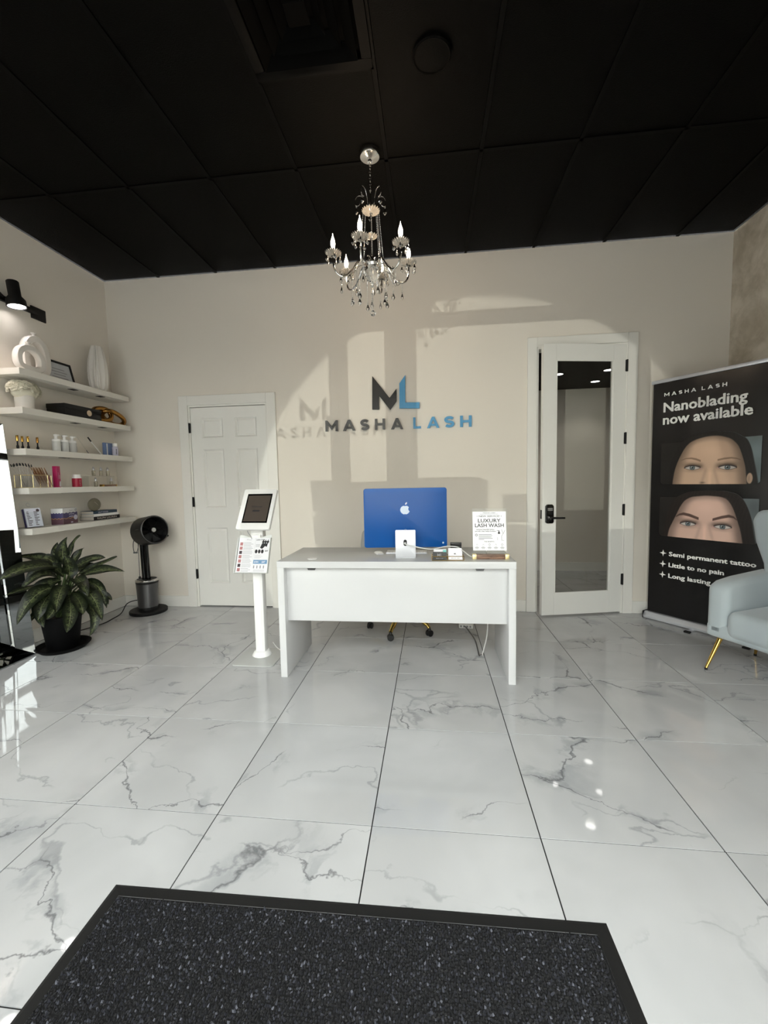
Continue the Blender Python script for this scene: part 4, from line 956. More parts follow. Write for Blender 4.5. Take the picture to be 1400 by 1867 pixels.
# --- top shelf
def arch_vase(name, lab, x, y0, y1, z, h, thick, dep):
    t = thing(name, lab, 'vase', (x, (y0 + y1) / 2, z), group='arched white vases')
    w = (y1 - y0); a = w / 2 - thick / 2
    zc = h - a - thick / 2
    pts = [(0, -a * 0.55, thick * 0.4)] if False else []
    zb_, zt_ = thick * 0.5, h - thick * 0.5
    for q in range(48):
        ang_ = 2 * math.pi * q / 48; c_, s_ = math.cos(ang_), math.sin(ang_); zm = zb_ + (zt_ - zb_) * 0.42
        ex = 0.62 if s_ < 0 else 0.95
        pts.append((0, a * math.copysign(abs(c_) ** ex, c_), zm + ((zt_ - zm) if s_ > 0 else (zm - zb_)) * math.copysign(abs(s_) ** ex, s_)))
    v = []; f = []; n = len(pts); K = 12
    for i in range(n):
        p = Vector(pts[i]); tg = (Vector(pts[(i + 1) % n]) - Vector(pts[i - 1])).normalized(); nn = Vector((1, 0, 0)); w_ = tg.cross(nn).normalized()
        for k_ in range(K):
            b_ = 2 * math.pi * k_ / K
            cx_ = dep / 2 * (abs(math.cos(b_)) ** 0.4) * (1 if math.cos(b_) >= 0 else -1); cy_ = thick / 2 * (abs(math.sin(b_)) ** 0.4) * (1 if math.sin(b_) >= 0 else -1)
            q_ = p + nn * cx_ + w_ * cy_; q_.z = max(q_.z, 0.0); v.append(tuple(q_))
    for i in range(n):
        for k_ in range(K): i2 = (i + 1) % n; f.append((i * K + k_, i * K + (k_ + 1) % K, i2 * K + (k_ + 1) % K, i2 * K + k_))
    MB().add(v, f).build('vase_body', M['ceramic'], t, smooth=True)
    MB().lathe([(0.014, h - 0.006), (0.010, h + 0.006), (0.019, h + 0.022), (0.016, h + 0.022), (0.007, h + 0.006)], 16, cap=False).build('vase_lip', M['ceramic'], t, smooth=True)
arch_vase('arch_vase', 'larger white arch vase at the back of the top shelf', -3.158, 2.985, 3.225, SZ[0], 0.325, 0.056, 0.06)
arch_vase('arch_vase', 'smaller white arch vase in front of the larger one', -3.070, 2.850, 3.085, SZ[0], 0.205, 0.046, 0.055)
fr = thing('picture_frame', 'black framed certificate leaning on the wall on the top shelf', 'picture frame', (-3.165, 3.362, SZ[0]))
Tf = FRONT((0, -0.145, 0.002), (0, 1, 0), (-0.24, 0, 1)); fw_, fh_ = 0.28, 0.205
b = MB().box((0, 0, -0.012), (fw_, 0.018, 0.0), Tf).box((0, fh_ - 0.018, -0.012), (fw_, fh_, 0.0), Tf).box((0, 0.018, -0.012), (0.018, fh_ - 0.018, 0.0), Tf).box((fw_ - 0.018, 0.018, -0.012), (fw_, fh_ - 0.018, 0.0), Tf)
b.build('frame', M['matte_black'], fr)
MB().box((0.018, 0.018, -0.010), (fw_ - 0.018, fh_ - 0.018, -0.006), Tf).build('certificate', mat('certificate_paper', (196, 200, 204), 0.3, var=0.12, scale=14), fr)
b = MB()
for q in range(4): b.rect(0.06 + 0.02 * (q % 2), 0.055 + q * 0.025, fw_ - 0.06 - 0.02 * (q % 2), 0.062 + q * 0.025, -0.0055, Tf)
b.build('certificate_text', M['ink_grey'], fr)
rv = thing('ribbed_vase', 'tall white ribbed vase at the far end of the top shelf', 'vase', (-3.13, 3.715, SZ[0]))
v = []; f = []; n = 48; pr = [(0.050, 0), (0.068, 0.05), (0.079, 0.13), (0.080, 0.20), (0.072, 0.29), (0.056, 0.37), (0.044, 0.42), (0.043, 0.428), (0.036, 0.424), (0.034, 0.36)]
for i, (r_, z_) in enumerate(pr):
    for k_ in range(n):
        a = 2 * math.pi * k_ / n + 0.5 * z_ * math.sin(k_ * 0.7); rr = r_ + (0.006 if (k_ // 2) % 2 else -0.004) * (1 if i < 7 else 0.2); v.append((rr * math.cos(a), rr * math.sin(a), z_))
for i in range(len(pr) - 1):
    for k_ in range(n): f.append((i * n + k_, i * n + (k_ + 1) % n, (i + 1) * n + (k_ + 1) % n, (i + 1) * n + k_))
f.append(tuple(range(n))[::-1]); MB().add(v, f).build('vase_body', M['ceramic'], rv, smooth=True)
# --- second shelf: white pot with flowers, black box, gold knot
fp = thing('flower_pot', 'white pot of cream hydrangea blooms at the near end of the second shelf', 'flower pot', (-3.125, 2.955, SZ[1]))
MB().lathe([(0.055, 0), (0.060, 0.01), (0.062, 0.09), (0.058, 0.108), (0.050, 0.108), (0.048, 0.09)], 28).build('pot', M['ceramic'], fp, smooth=True)
b = MB()
for q in range(170):
    u_ = random.random() * 2 * math.pi; w_ = random.random() * 0.95; d = Vector((math.cos(u_) * math.sqrt(1 - (w_ - 0.25) ** 2), math.sin(u_) * math.sqrt(max(0, 1 - (w_ - 0.25) ** 2)), w_))
    c_ = Vector((0, 0, 0.135)) + Vector((d.x * 0.075, d.y * 0.115, d.z * 0.080 - 0.005)); nrm = d.normalized(); a1 = nrm.orthogonal().normalized(); a1.rotate(Matrix.Rotation(random.random() * 6, 3, nrm)); a2 = nrm.cross(a1)
    for s in range(4):
        e1 = a1 * math.cos(s * math.pi / 2) + a2 * math.sin(s * math.pi / 2); e2 = nrm.cross(e1); L_ = 0.019
        b.add([c_, c_ + e1 * L_ * 0.6 + e2 * L_ * 0.5 + nrm * 0.006, c_ + e1 * L_ + nrm * 0.004, c_ + e1 * L_ * 0.6 - e2 * L_ * 0.5 + nrm * 0.006], [(0, 1, 2, 3)])
o = b.build('blooms', M['flower'], fp); o['kind'] = 'stuff'
MB().sphere((0, 0, 0.135), (0.062, 0.10, 0.062), 14, 8).build('bloom_heart', M['flower'], fp, smooth=True)
gb = thing('gift_box', 'long black box with a round cream emblem on the second shelf', 'box', (-3.118, 3.41, SZ[1]))
MB().box((-0.085, -0.195, 0), (0.085, 0.195, 0.062)).build('box_body', M['dark_door'], gb, bevel=0.002)
MB().box((-0.087, -0.197, 0.062), (0.087, 0.197, 0.100)).build('box_lid', M['dark_door'], gb, bevel=0.002)
Tg = FRONT((0.0875, 0.055, 0.052), (0, 1, 0), UPV); MB().lathe([(0.026, 0), (0.026, 0.001)], 24, Tg).build('round_emblem', mat('cream_emblem', (206, 184, 158), 0.5), gb)
gk = thing('gold_knot', 'antique gold knot sculpture at the far end of the second shelf', 'sculpture', (-3.115, 3.80, SZ[1] + 0.004))
def link_ring(a, b, r, T):
    pts = [(a * math.copysign(abs(math.cos(t)) ** 0.85, math.cos(t)), b * math.copysign(abs(math.sin(t)) ** 0.85, math.sin(t)), 0) for t in [2 * math.pi * q / 40 for q in range(40)]]
    pts.append(pts[0]); return MB().tube([T @ Vector(p) for p in pts], r, 12, False)
link_ring(0.085, 0.062, 0.022, FRONT((0.0, -0.085, 0.080), (0.25, 0.95, 0.12), (-0.35, 0, 1))).build('link', M['antique'], gk, smooth=True)
link_ring(0.115, 0.058, 0.021, FRONT((0.0, 0.055, 0.066), (0.10, 0.92, -0.38), (0.75, 0.15, 0.55))).build('link', M['antique'], gk, smooth=True)
# --- middle shelf: gold-handled brushes, foam bottles, wands, small bottles
def brush(x, y, lab, m):
    t = thing('lash_brush', lab, 'brush', (x, y, SZ[2]), group='gold-capped brushes on the middle shelf')
    MB().lathe([(0.0075, 0), (0.009, 0.006), (0.009, 0.022), (0.0055, 0.028), (0.0045, 0.055), (0.006, 0.058)], 12).build('brush_body', M['matte_black'], t, smooth=True)
    MB().lathe([(0.0085, 0.058), (0.0088, 0.098), (0.0075, 0.101), (0, 0.101)], 12).build('cap', m, t, smooth=True)
brush(-3.09, 2.838, 'gold-capped black brush nearest the mirror on the middle shelf', M['gold'])
brush(-3.115, 2.900, 'gold-capped black brush, rear one of the close pair on the middle shelf', M['gold'])
brush(-3.09, 2.922, 'gold-capped black brush, front one of the close pair on the middle shelf', M['gold'])
brush(-3.09, 3.000, 'copper-capped black brush standing alone before the foam bottles', M['antique'])
def foam_bottle(y, lab, x=-3.10):
    t = thing('foam_bottle', lab, 'bottle', (x, y, SZ[2]), group='clear foam bottles on the middle shelf')
    MB().lathe([(0.027, 0), (0.030, 0.004), (0.030, 0.085), (0.026, 0.092), (0.026, 0.1)], 20).build('bottle_body', M['bottle'], t, smooth=True)
    MB().lathe([(0.029, 0.086), (0.030, 0.088), (0.030, 0.104), (0.028, 0.106)], 20).build('collar', M['white_gloss'], t, smooth=True)
    b = MB().lathe([(0.012, 0.106), (0.012, 0.128), (0.016, 0.132), (0.017, 0.142), (0.010, 0.147), (0, 0.147)], 16); b.box((0.0, -0.006, 0.133), (0.036, 0.006, 0.141)); b.build('pump', M['white_gloss'], t, smooth=True)
    b = MB()
    for q in range(5): b.rect(-0.002 - 0.002 * (q % 2), 0.016 + q * 0.009, 0.010 + 0.002 * (q % 2), 0.019 + q * 0.009, 0, FRONT((0.0262, 0.0155, 0), (-0.5, 0.87, 0), UPV))
    b.build('label_print', M['ink'], t)
M['bottle'] = mat('frosted_bottle', (240, 242, 242), 0.2, trans=0.2)
foam_bottle(3.178, 'clear foam pump bottle, leftmost of the three')
foam_bottle(3.252, 'clear foam pump bottle, middle of the three', -3.095)
foam_bottle(3.335, 'clear foam pump bottle, rightmost of the three')
wd1 = thing('clear_wand', 'thin clear wand leaning on the wall, left of the white wand', 'wand', (0, 0, SZ[2]))
MB().tube([(-3.11, 3.52, 0.003), (-3.18, 3.475, 0.16)], 0.0028, 8).build('rod', M['acrylic'], wd1); MB().tube([(-3.11, 3.52, 0.003), (-3.125, 3.51, 0.037)], 0.0035, 8).build('tip', M['ink_grey'], wd1)
wd2 = thing('white_wand', 'white wand with a black tip leaning on the wall of the middle shelf', 'wand', (0, 0, SZ[2]))
MB().tube([(-3.09, 3.645, 0.005), (-3.155, 3.605, 0.125)], 0.0045, 8).build('rod', M['white_gloss'], wd2); MB().tube([(-3.155, 3.605, 0.125), (-3.175, 3.592, 0.165)], 0.0062, 8).build('tip', M['matte_black'], wd2)
bt = thing('label_bottle', 'white capped bottle in front of the blue sachet on the middle shelf', 'bottle', (-3.075, 3.80, SZ[2]))
MB().lathe([(0.024, 0), (0.026, 0.003), (0.026, 0.085), (0.018, 0.092)], 20).build('bottle_body', M['lavender'], bt, smooth=True)
MB().lathe([(0.021, 0.092), (0.021, 0.122), (0, 0.122)], 20).build('cap', M['white_gloss'], bt, smooth=True)
b = MB()
for q in range(4): b.rect(-0.004, 0.02 + q * 0.013, 0.004, 0.028 + q * 0.013, 0, FRONT((0.0232, -0.0125, 0), (0.47, 0.88, 0), UPV))
b.build('label_print', M['ink'], bt)
sa = thing('sachet', 'blue and white printed sachet behind the small white bottle', 'packet', (-3.135, 3.785, SZ[2]))
MB().box((-0.012, -0.062, 0), (0.012, 0.062, 0.128)).build('sachet_body', M['blue_label'], sa, bevel=0.005)
MB().box((0.0122, -0.035, 0.0), (0.0135, -0.022, 0.12)).build('sachet_stripe', M['white_gloss'], sa)
# --- fourth shelf
gx = thing('glass_box', 'gold-edged hexagonal glass box of wands on the fourth shelf', 'box', (-3.095, 2.955, SZ[3]))
hexp = [(0.055, -0.075), (0.055, 0.045), (0.0, 0.130), (-0.06, 0.110), (-0.06, -0.095), (0.0, -0.135)]
hexp = [(-0.060, -0.105), (0.020, -0.128), (0.060, -0.070), (0.060, 0.055), (0.010, 0.135), (-0.060, 0.105)]
b = MB(); ng = len(hexp); H_ = 0.098
for z_ in (0.003, H_):
    b.tube([(x_, y_, z_) for x_, y_ in hexp + hexp[:1]], 0.0019, 6)
for x_, y_ in hexp: b.tube([(x_, y_, 0.003), (x_, y_, H_)], 0.0026, 6)
b.build('gold_edges', M['pale_gold'], gx)
for q in range(ng):
    p, r_ = hexp[q], hexp[(q + 1) % ng]; MB().add([(*p, 0.004), (*r_, 0.004), (*r_, H_), (*p, H_)], [(0, 1, 2, 3)]).build('glass_panel', M['acrylic'], gx)
MB().prism(hexp, 0.0, 0.004).build('mirror_floor', M['mirror'], gx)
ORD = ['first', 'second', 'third', 'fourth', 'fifth', 'sixth', 'seventh', 'eighth', 'ninth', 'tenth', 'eleventh', 'twelfth', 'thirteenth', 'fourteenth']
for q in range(14):                                   # clear wands with black spoolie heads
    a = q / 13.0; y0 = 2.955 - 0.085 + 0.075 * a; yt = 2.955 - 0.150 + 0.150 * a; xt = -3.115 + 0.016 * (-1) ** q
    t = thing('spoolie_wand', 'clear wand with a black brush head, %s from the left in the glass box' % ORD[q], 'wand', (0, 0, SZ[3]), group='spoolie wands in the glass box')
    p0, p1 = Vector((-3.09 + 0.014 * (-1) ** q, y0, 0.006)), Vector((xt, yt, 0.158 + 0.014 * math.sin(math.pi * a))); d = (p1 - p0).normalized()
    MB().tube([p0, p1], 0.0024, 6).build('wand_handle', M['rose_clear'] if 'rose_clear' in M else M['acrylic'], t)
    MB().tube([p1, p1 + d * 0.02], [0.0045, 0.003], 6).build('brush_head', M['matte_black'], t)
for q in range(9):
    y0 = 2.975 + 0.0115 * q; yt = 2.945 + 0.0125 * q
    t = thing('tweezers', 'bronze tweezers standing in the glass box, %s from the left' % ORD[q], 'tweezers', (0, 0, SZ[3]), group='bronze tweezers in the glass box')
    p0, p1 = Vector((-3.085 + 0.012 * (-1) ** q, y0 + 0.02, 0.006)), Vector((-3.11 + 0.014 * (-1) ** q, yt, 0.160))
    dd = Vector((0, 0.004, 0)); b = MB(); b.tube([p0, p0.lerp(p1, .6) + dd, p1], [0.001, 0.0024, 0.0026], 5); b.tube([p0, p0.lerp(p1, .6) - dd, p1], [0.001, 0.0024, 0.0026], 5)
    b.build('tweezer_arms', M['copper'], t)
tb = thing('pink_tube', 'upright magenta product carton on the fourth shelf', 'carton', (-3.105, 3.163, SZ[3]), R(12))
MB().box((-0.018, -0.020, 0), (0.018, 0.020, 0.176)).build('carton_body', M['magenta'], tb, bevel=0.0015)
b = MB(); Tq = FRONT((0.0185, 0, 0), (0, 1, 0), UPV); b.text('LASH', 0.014, Tq @ Matrix.Rotation(R(90), 4, 'Z') @ TR(0.07, -0.012, 0), offset=0.01)
b.text('lash & brow', 0.011, Tq @ Matrix.Rotation(R(90), 4, 'Z') @ TR(0.07, 0.004, 0)); b.build('carton_print', M['paper_lilac'], tb)
MB().add([(0.0188, -0.002, 0.006), (0.0188, 0.018, 0.004), (0.0188, 0.018, 0.045), (0.0188, 0.009, 0.055), (0.0188, 0.001, 0.04)], [(0, 1, 2, 3, 4)]).build('carton_motif', M['paper'], tb)
rb = thing('crimson_jar', 'squat crimson-labelled jar with clear lid on the fourth shelf', 'jar', (-3.10, 3.355, SZ[3]))
MB().lathe([(0.032, 0), (0.036, 0.004), (0.036, 0.072), (0.035, 0.076)], 26).build('jar_label', M['crimson'], rb, smooth=True)
MB().lathe([(0.036, 0.076), (0.036, 0.082), (0.030, 0.092), (0.030, 0.106), (0.027, 0.110), (0, 0.110)], 26).build('jar_lid', M['white_gloss'], rb, smooth=True)
b = MB(); b.text('L O V E', 0.012, FRONT((0.0368, -0.004, 0.012), (0, 0, 1), (0, -1, 0)), width=0.05); b.build('jar_print', M['paper'], rb)
rs = thing('acrylic_riser', 'clear acrylic step holding small dropper vials on the fourth shelf', 'riser', (-3.14, 3.645, SZ[3]))
MB().box((-0.05, -0.16, 0.098), (0.035, 0.16, 0.102)).build('riser_top', M['acrylic'], rs)
for y_ in (-0.16, 0.156): MB().box((-0.05, y_, 0), (0.035, y_ + 0.004, 0.098)).build('riser_leg', M['acrylic'], rs)
MB().box((-0.092, -0.14, 0.13), (-0.088, 0.17, 0.24)).build('riser_back', M['acrylic'], rs) if False else None
def vial(x, y, z, lab):
    t = thing('dropper_vial', lab, 'vial', (x, y, z), group='silver-capped dropper vials')
    MB().lathe([(0.0135, 0), (0.0145, 0.003), (0.0145, 0.045), (0.009, 0.050)], 16).build('vial_body', M['vial'], t, smooth=True)
    MB().lathe([(0.0105, 0.050), (0.0115, 0.052), (0.0115, 0.066), (0.008, 0.072), (0.006, 0.082), (0, 0.085)], 16).build('vial_cap', M['silver'], t, smooth=True)
M['vial'] = mat('vial_glass', (214, 208, 190), 0.1, trans=0.6)
for y_, w_ in ((3.580, 'left'), (3.668, 'middle'), (3.752, 'right')): vial(-3.13, y_, SZ[3] + 0.102, 'silver-capped vial on the acrylic step, %s of the upper three' % w_)
for y_, w_ in ((3.545, 'left'), (3.735, 'right')): vial(-3.085, y_, SZ[3], 'silver-capped vial on the shelf below the step, %s of the lower two' % w_)
gp = thing('wood_tray', 'small brown wooden tray with gold rim beside the lower vials', 'tray', (-3.05, 3.655, SZ[3]))
MB().box((-0.02, -0.075, 0.0), (0.02, 0.075, 0.018)).build('tray_block', wood(), gp, bevel=0.001); MB().box((-0.021, -0.084, 0), (0.021, -0.075, 0.019)).build('gold_end', M['gold'], gp); MB().box((-0.021, 0.075, 0), (0.021, 0.082, 0.019)).build('gold_end', M['gold'], gp)
# --- lowest shelf
bh2 = thing('brochure_holder', 'clear acrylic holder of booklets at the near end of the lowest shelf', 'holder', (-3.09, 2.915, SZ[4]), R(-14))
Th = FRONT((0.0, 0, 0), (0, 1, 0), (-0.22, 0, 1))
MB().prism(rrect(0.12, 0.215, 0.02, 5, 0.0, 0.1075), -0.016, -0.013, Th).build('holder_back', M['acrylic'], bh2)
b = MB().box((-0.06, 0, 0.03), (0.06, 0.12, 0.033), Th).box((-0.06, 0, -0.013), (0.06, 0.003, 0.03), Th); b.build('holder_pocket', M['acrylic'], bh2)
MB().ring((0.0, 0.185, -0.0125), 0.014, 0.0012, 18, 4, Th).build('holder_mark', M['ink_grey'], bh2)
for q in range(3):
    bk = thing('booklet', ('front', 'middle', 'rear')[2 - q] + ' printed booklet standing in the acrylic holder', 'booklet', (-3.09, 2.915, SZ[4]), R(-14), group='booklets in the acrylic holder')
    MB().box((-0.054, 0.004, -0.010 + q * 0.013), (0.054, 0.150, 0.000 + q * 0.013), Th).build('booklet_body', M['paper_lilac'] if q == 2 else M['purple'], bk)
    if q == 2:
        b = MB(); Tz = Th @ TR(0, 0, 0.0265)
        for r_ in range(10):
            for c_ in range(2):
                w_ = random.uniform(0.012, 0.034); x_ = -0.046 + c_ * 0.05; b.rect(x_, 0.016 + r_ * 0.0115, x_ + w_, 0.021 + r_ * 0.0115, 0, Tz)
        b.disc((0.034, 0.132, 0), 0.012, 16, Tz); b.build('booklet_print', M['ink_plum'], bk)
pb = thing('product_box', 'white, purple and maroon product box on the lowest shelf', 'box', (-3.105, 3.21, SZ[4]), R(14))
MB().box((-0.045, -0.100, 0), (0.045, 0.100, 0.135)).build('box_body', M['white_lam'], pb, bevel=0.001)
def wavy(y0, y1, z0, zt, amp, k_): return [(y0, z0), (y1, z0)] + [(y1 + (y0 - y1) * i / 24, zt + amp * math.sin(i * k_)) for i in range(25)]
Tx_ = FRONT((0.0455, 0, 0), (0, 1, 0), UPV); Ty_ = FRONT((0, -0.1005, 0), (1, 0, 0), UPV)
for T_, h_ in ((Tx_, 0.100), (Ty_, 0.045)):
    MB().prism(wavy(-h_, h_, 0.002, 0.096, 0.003, 1.1), 0, 0.0004, T_).build('purple_band', M['purple'], pb)
    MB().prism(wavy(-h_, h_, 0.0019, 0.052, 0.003, 0.9), 0.0003, 0.0007, T_).build('orange_line', M['orange_line'], pb)
    MB().prism(wavy(-h_, h_, 0.0018, 0.048, 0.003, 0.9), 0.0006, 0.0010, T_).build('maroon_band', M['maroon'], pb)
b = MB(); b.text('Kanan', 0.017, Tx_ @ TR(-0.01, 0.108, 0.0008)); b.ring((0.078, 0.115, 0.0006), 0.0085, 0.0016, 16, 4, Tx_); b.build('box_lettering', M['ink_grey'], pb)
b = MB(); b.text('self tanning', 0.016, Tx_ @ TR(-0.02, 0.079, 0.0008), offset=0.02); b.rect(-0.02, 0.060, 0.04, 0.066, 0.0008, Tx_); b.disc((0.070, 0.052, 0.0013), 0.028, 20, Tx_, 0.022); b.rect(0.0, 0.008, 0.03, 0.018, 0.0014, Tx_); b.build('box_print', M['lavender'], pb)
# books: bottom black, middle white, top teal
def book(y0, y1, x0, x1, z0, th2_, mc, lab, txt=None, tcol=None):
    t = thing('book', lab, 'book', ((x0 + x1) / 2, (y0 + y1) / 2, z0), group='books stacked on the lowest shelf')
    a, c_ = (x1 - x0) / 2, (y1 - y0) / 2
    MB().box((-a, -c_, 0), (a, c_, 0.003)).box((-a, -c_, th2_ - 0.003), (a, c_, th2_)).box((a - 0.003, -c_, 0.003), (a, c_, th2_ - 0.003)).build('cover', mc, t)
    MB().box((-a + 0.004, -c_ + 0.004, 0.003), (a - 0.003, c_ - 0.004, th2_ - 0.003)).build('pages', M['page'], t)
    if txt:
        b = MB()
        for s, sz, dx, wd in txt: b.text(s, sz, FRONT((a + 0.0004, 0, th2_ * 0.26), (0, 1, 0), UPV) @ TR(dx, 0, 0), 'CENTER', 0.01, width=wd)
        b.build('spine_lettering', tcol, t)
book(3.495, 3.815, -3.225, -3.085, SZ[4], 0.034, M['black'], 'thick black-spined book at the bottom of the shelf stack', [('RALPH LAUREN', 0.024, 0.0, 0.24)], M['page'])
book(3.500, 3.800, -3.220, -3.085, SZ[4] + 0.034, 0.024, M['white_gloss'], 'white book in the middle of the shelf stack')
book(3.500, 3.790, -3.220, -3.090, SZ[4] + 0.058, 0.027, M['teal_cover'], 'teal-spined book on top of the shelf stack', [('SALT HOUSE', 0.018, -0.03, 0.12)], M['lavender'])
so = thing('stone_disc', 'flat grey round stone disc leaning on the stacked books', 'stone', (-3.118, 3.548, SZ[4] + 0.0855))
MB().sphere((0, 0, 0.060), (0.020, 0.074, 0.060), 24, 12).build('disc_body', M['stone'], so, smooth=True)
b = MB(); b.tube([(0.0185, -0.018, 0.086), (0.0208, 0.006, 0.066), (0.0195, 0.022, 0.052)], 0.0009, 5); b.build('etched_line', M['page'], so)
cd = thing('upright_card', 'small purple and white card standing behind the stone disc', 'card', (-3.175, 3.635, SZ[4] + 0.0855))
MB().box((-0.002, -0.035, 0), (0.002, 0.035, 0.105)).build('card_body', M['paper'], cd); MB().rect(-0.033, 0.012, 0.033, 0.078, 0, FRONT((0.0024, 0, 0), (0, 1, 0), UPV)).build('card_print', M['purple'], cd)

# ------------------------------------------------------------------ wall track lamp
tl = thing('track_lamp', 'black wall spot lamp with a lit lens on a flat bar above the shelves', 'lamp', (XL, 2.965, 2.70))
MB().box((0, 0.215, -0.038), (0.012, 0.345, 0.062), Matrix.Rotation(0, 4, 'X')).build('end_plate', M['matte_black'], tl, bevel=0.002)
MB().box((0.012, -1.0, -0.010), (0.040, 0.25, 0.030)).build('bar', M['matte_black'], tl, bevel=0.003)
ax = Vector((0.10, 0.02, -1)).normalized(); q_ = Vector((0, 0, 1)).rotation_difference(-ax).to_matrix().to_4x4()
Tl = TR(0.105, 0.0, -0.005) @ q_
MB().lathe([(0.0, 0.150), (0.036, 0.150), (0.040, 0.145), (0.040, 0.040), (0.062, 0.010), (0.064, -0.040), (0.058, -0.042), (0.056, -0.02), (0.0, -0.018)], 28, Tl).build('lamp_body', M['matte_black'], tl, smooth=True)
MB().lathe([(0.0, -0.036), (0.055, -0.036), (0.055, -0.030), (0, -0.030)], 28, Tl).build('lens', M['lens'], tl)
MB().tube([(0.04, 0.0, 0.02), (0.075, 0.0, 0.02)], 0.010, 8).build('swivel', M['matte_black'], tl)
MB().tube(catmull([(0.045, -0.04, 0.02), (0.055, -0.12, 0.05), (0.05, -0.22, 0.035), (0.045, -0.35, 0.03)], 5), 0.008, 7).build('lamp_cable', M['matte_black'], tl, smooth=True)
T2 = TR(0, -0.52, 0) @ Tl
MB().lathe([(0.0, 0.150), (0.036, 0.150), (0.040, 0.145), (0.040, 0.040), (0.062, 0.010), (0.064, -0.040), (0.058, -0.042), (0.056, -0.02), (0.0, -0.018)], 28, T2).build('lamp_body', M['matte_black'], tl, smooth=True)
MB().lathe([(0.0, -0.036), (0.055, -0.036), (0.055, -0.030), (0, -0.030)], 28, T2).build('lens', M['lens'], tl)
lp = Tl @ Vector((0, 0, -0.06))
light('shelf_spot', 'SPOT', (XL + lp.x, 2.965 + lp.y, 2.70 + lp.z), 3.0, (1.0, 0.92, 0.88), target=(XL + 0.17, 2.99, 2.0), spot_size=R(38), spot_blend=0.5, shadow_soft_size=0.04)
light('shelf_spot', 'SPOT', (XL + lp.x, 2.445 + lp.y, 2.70 + lp.z), 9.0, (1.0, 0.86, 0.80), target=(XL + 0.06, 2.60, 2.0), spot_size=R(100), spot_blend=0.15, shadow_soft_size=0.03)

# ================================================================== LEANING MIRROR
mi = thing('floor_mirror', 'tall leaning mirror with a wide silver glass border at the left wall', 'mirror', (-3.038, 2.765, 0.0), rot=(0, 0, 0))
lean = 0.066
Tmi = FRONT((0, 0, 0.004), (0, -1, 0), (-lean, 0, 1))      # local x runs along the wall toward the viewer, y up the mirror, z into the room is x cross y
mz = Vector((0, -1, 0)).cross(Vector((-lean, 0, 1)))
sgn = 1 if mz.x > 0 else -1
MWd, MHt = 0.86, 1.74
def zs_(h): return h * sgn
def mstrip(name, x0, h0, x1, h1, inset, insb):            # vertical strip between offsets with mitred ends
    v = [(x0, x0, zs_(h0)), (x1, x1, zs_(h1)), (x1, MHt - x1, zs_(h1)), (x0, MHt - x0, zs_(h0))]
    MB().add(v, [(0, 1, 2, 3)], Tmi).build(name, M['mirror'], mi)
    v = [(MWd - a, b, c) for a, b, c in v]; MB().add(v, [(3, 2, 1, 0)], Tmi).build(name, M['mirror'], mi)
    v = [(x0, x0, zs_(h0)), (x1, x1, zs_(h1)), (MWd - x1, x1, zs_(h1)), (MWd - x0, x0, zs_(h0))]; MB().add(v, [(3, 2, 1, 0)], Tmi).build(name, M['mirror'], mi)
    v = [(a, MHt - b, c) for a, b, c in v]; MB().add(v, [(0, 1, 2, 3)], Tmi).build(name, M['mirror'], mi)
prof_ = [(0.0, 0.036), (0.004, 0.038), (0.080, -0.044), (0.092, -0.030), (0.104, -0.050), (0.116, -0.036), (0.150, -0.072), (0.160, -0.060), (0.172, -0.074)]
for k_ in range(len(prof_) - 1): mstrip('frame_strip', prof_[k_][0], prof_[k_][1], prof_[k_ + 1][0], prof_[k_ + 1][1], 0, 0)
v = [(0.172, 0.172, zs_(-0.074)), (MWd - 0.172, 0.172, zs_(-0.074)), (MWd - 0.172, MHt - 0.172, zs_(-0.074)), (0.172, MHt - 0.172, zs_(-0.074))]
MB().add(v, [(0, 1, 2, 3)], Tmi).build('mirror_glass', M['mirror'], mi)
zb0, zb1 = (-0.088, -0.078) if sgn > 0 else (0.078, 0.088)
MB().box((0.002, 0.002, zb0), (MWd - 0.002, MHt - 0.002, zb1), Tmi).build('mirror_back', M['matte_black'], mi)
e = MB()
for a, b in (((0, 0), (0.004, MHt)), ((MWd - 0.004, 0), (MWd, MHt)), ((0, 0), (MWd, 0.004)), ((0, MHt - 0.004), (MWd, MHt))):
    z_ = sorted((zs_(-0.078), zs_(0.036))); e.box((a[0], a[1], z_[0]), (b[0], b[1], z_[1]), Tmi)
e.build('mirror_edge', M['chrome'], mi)

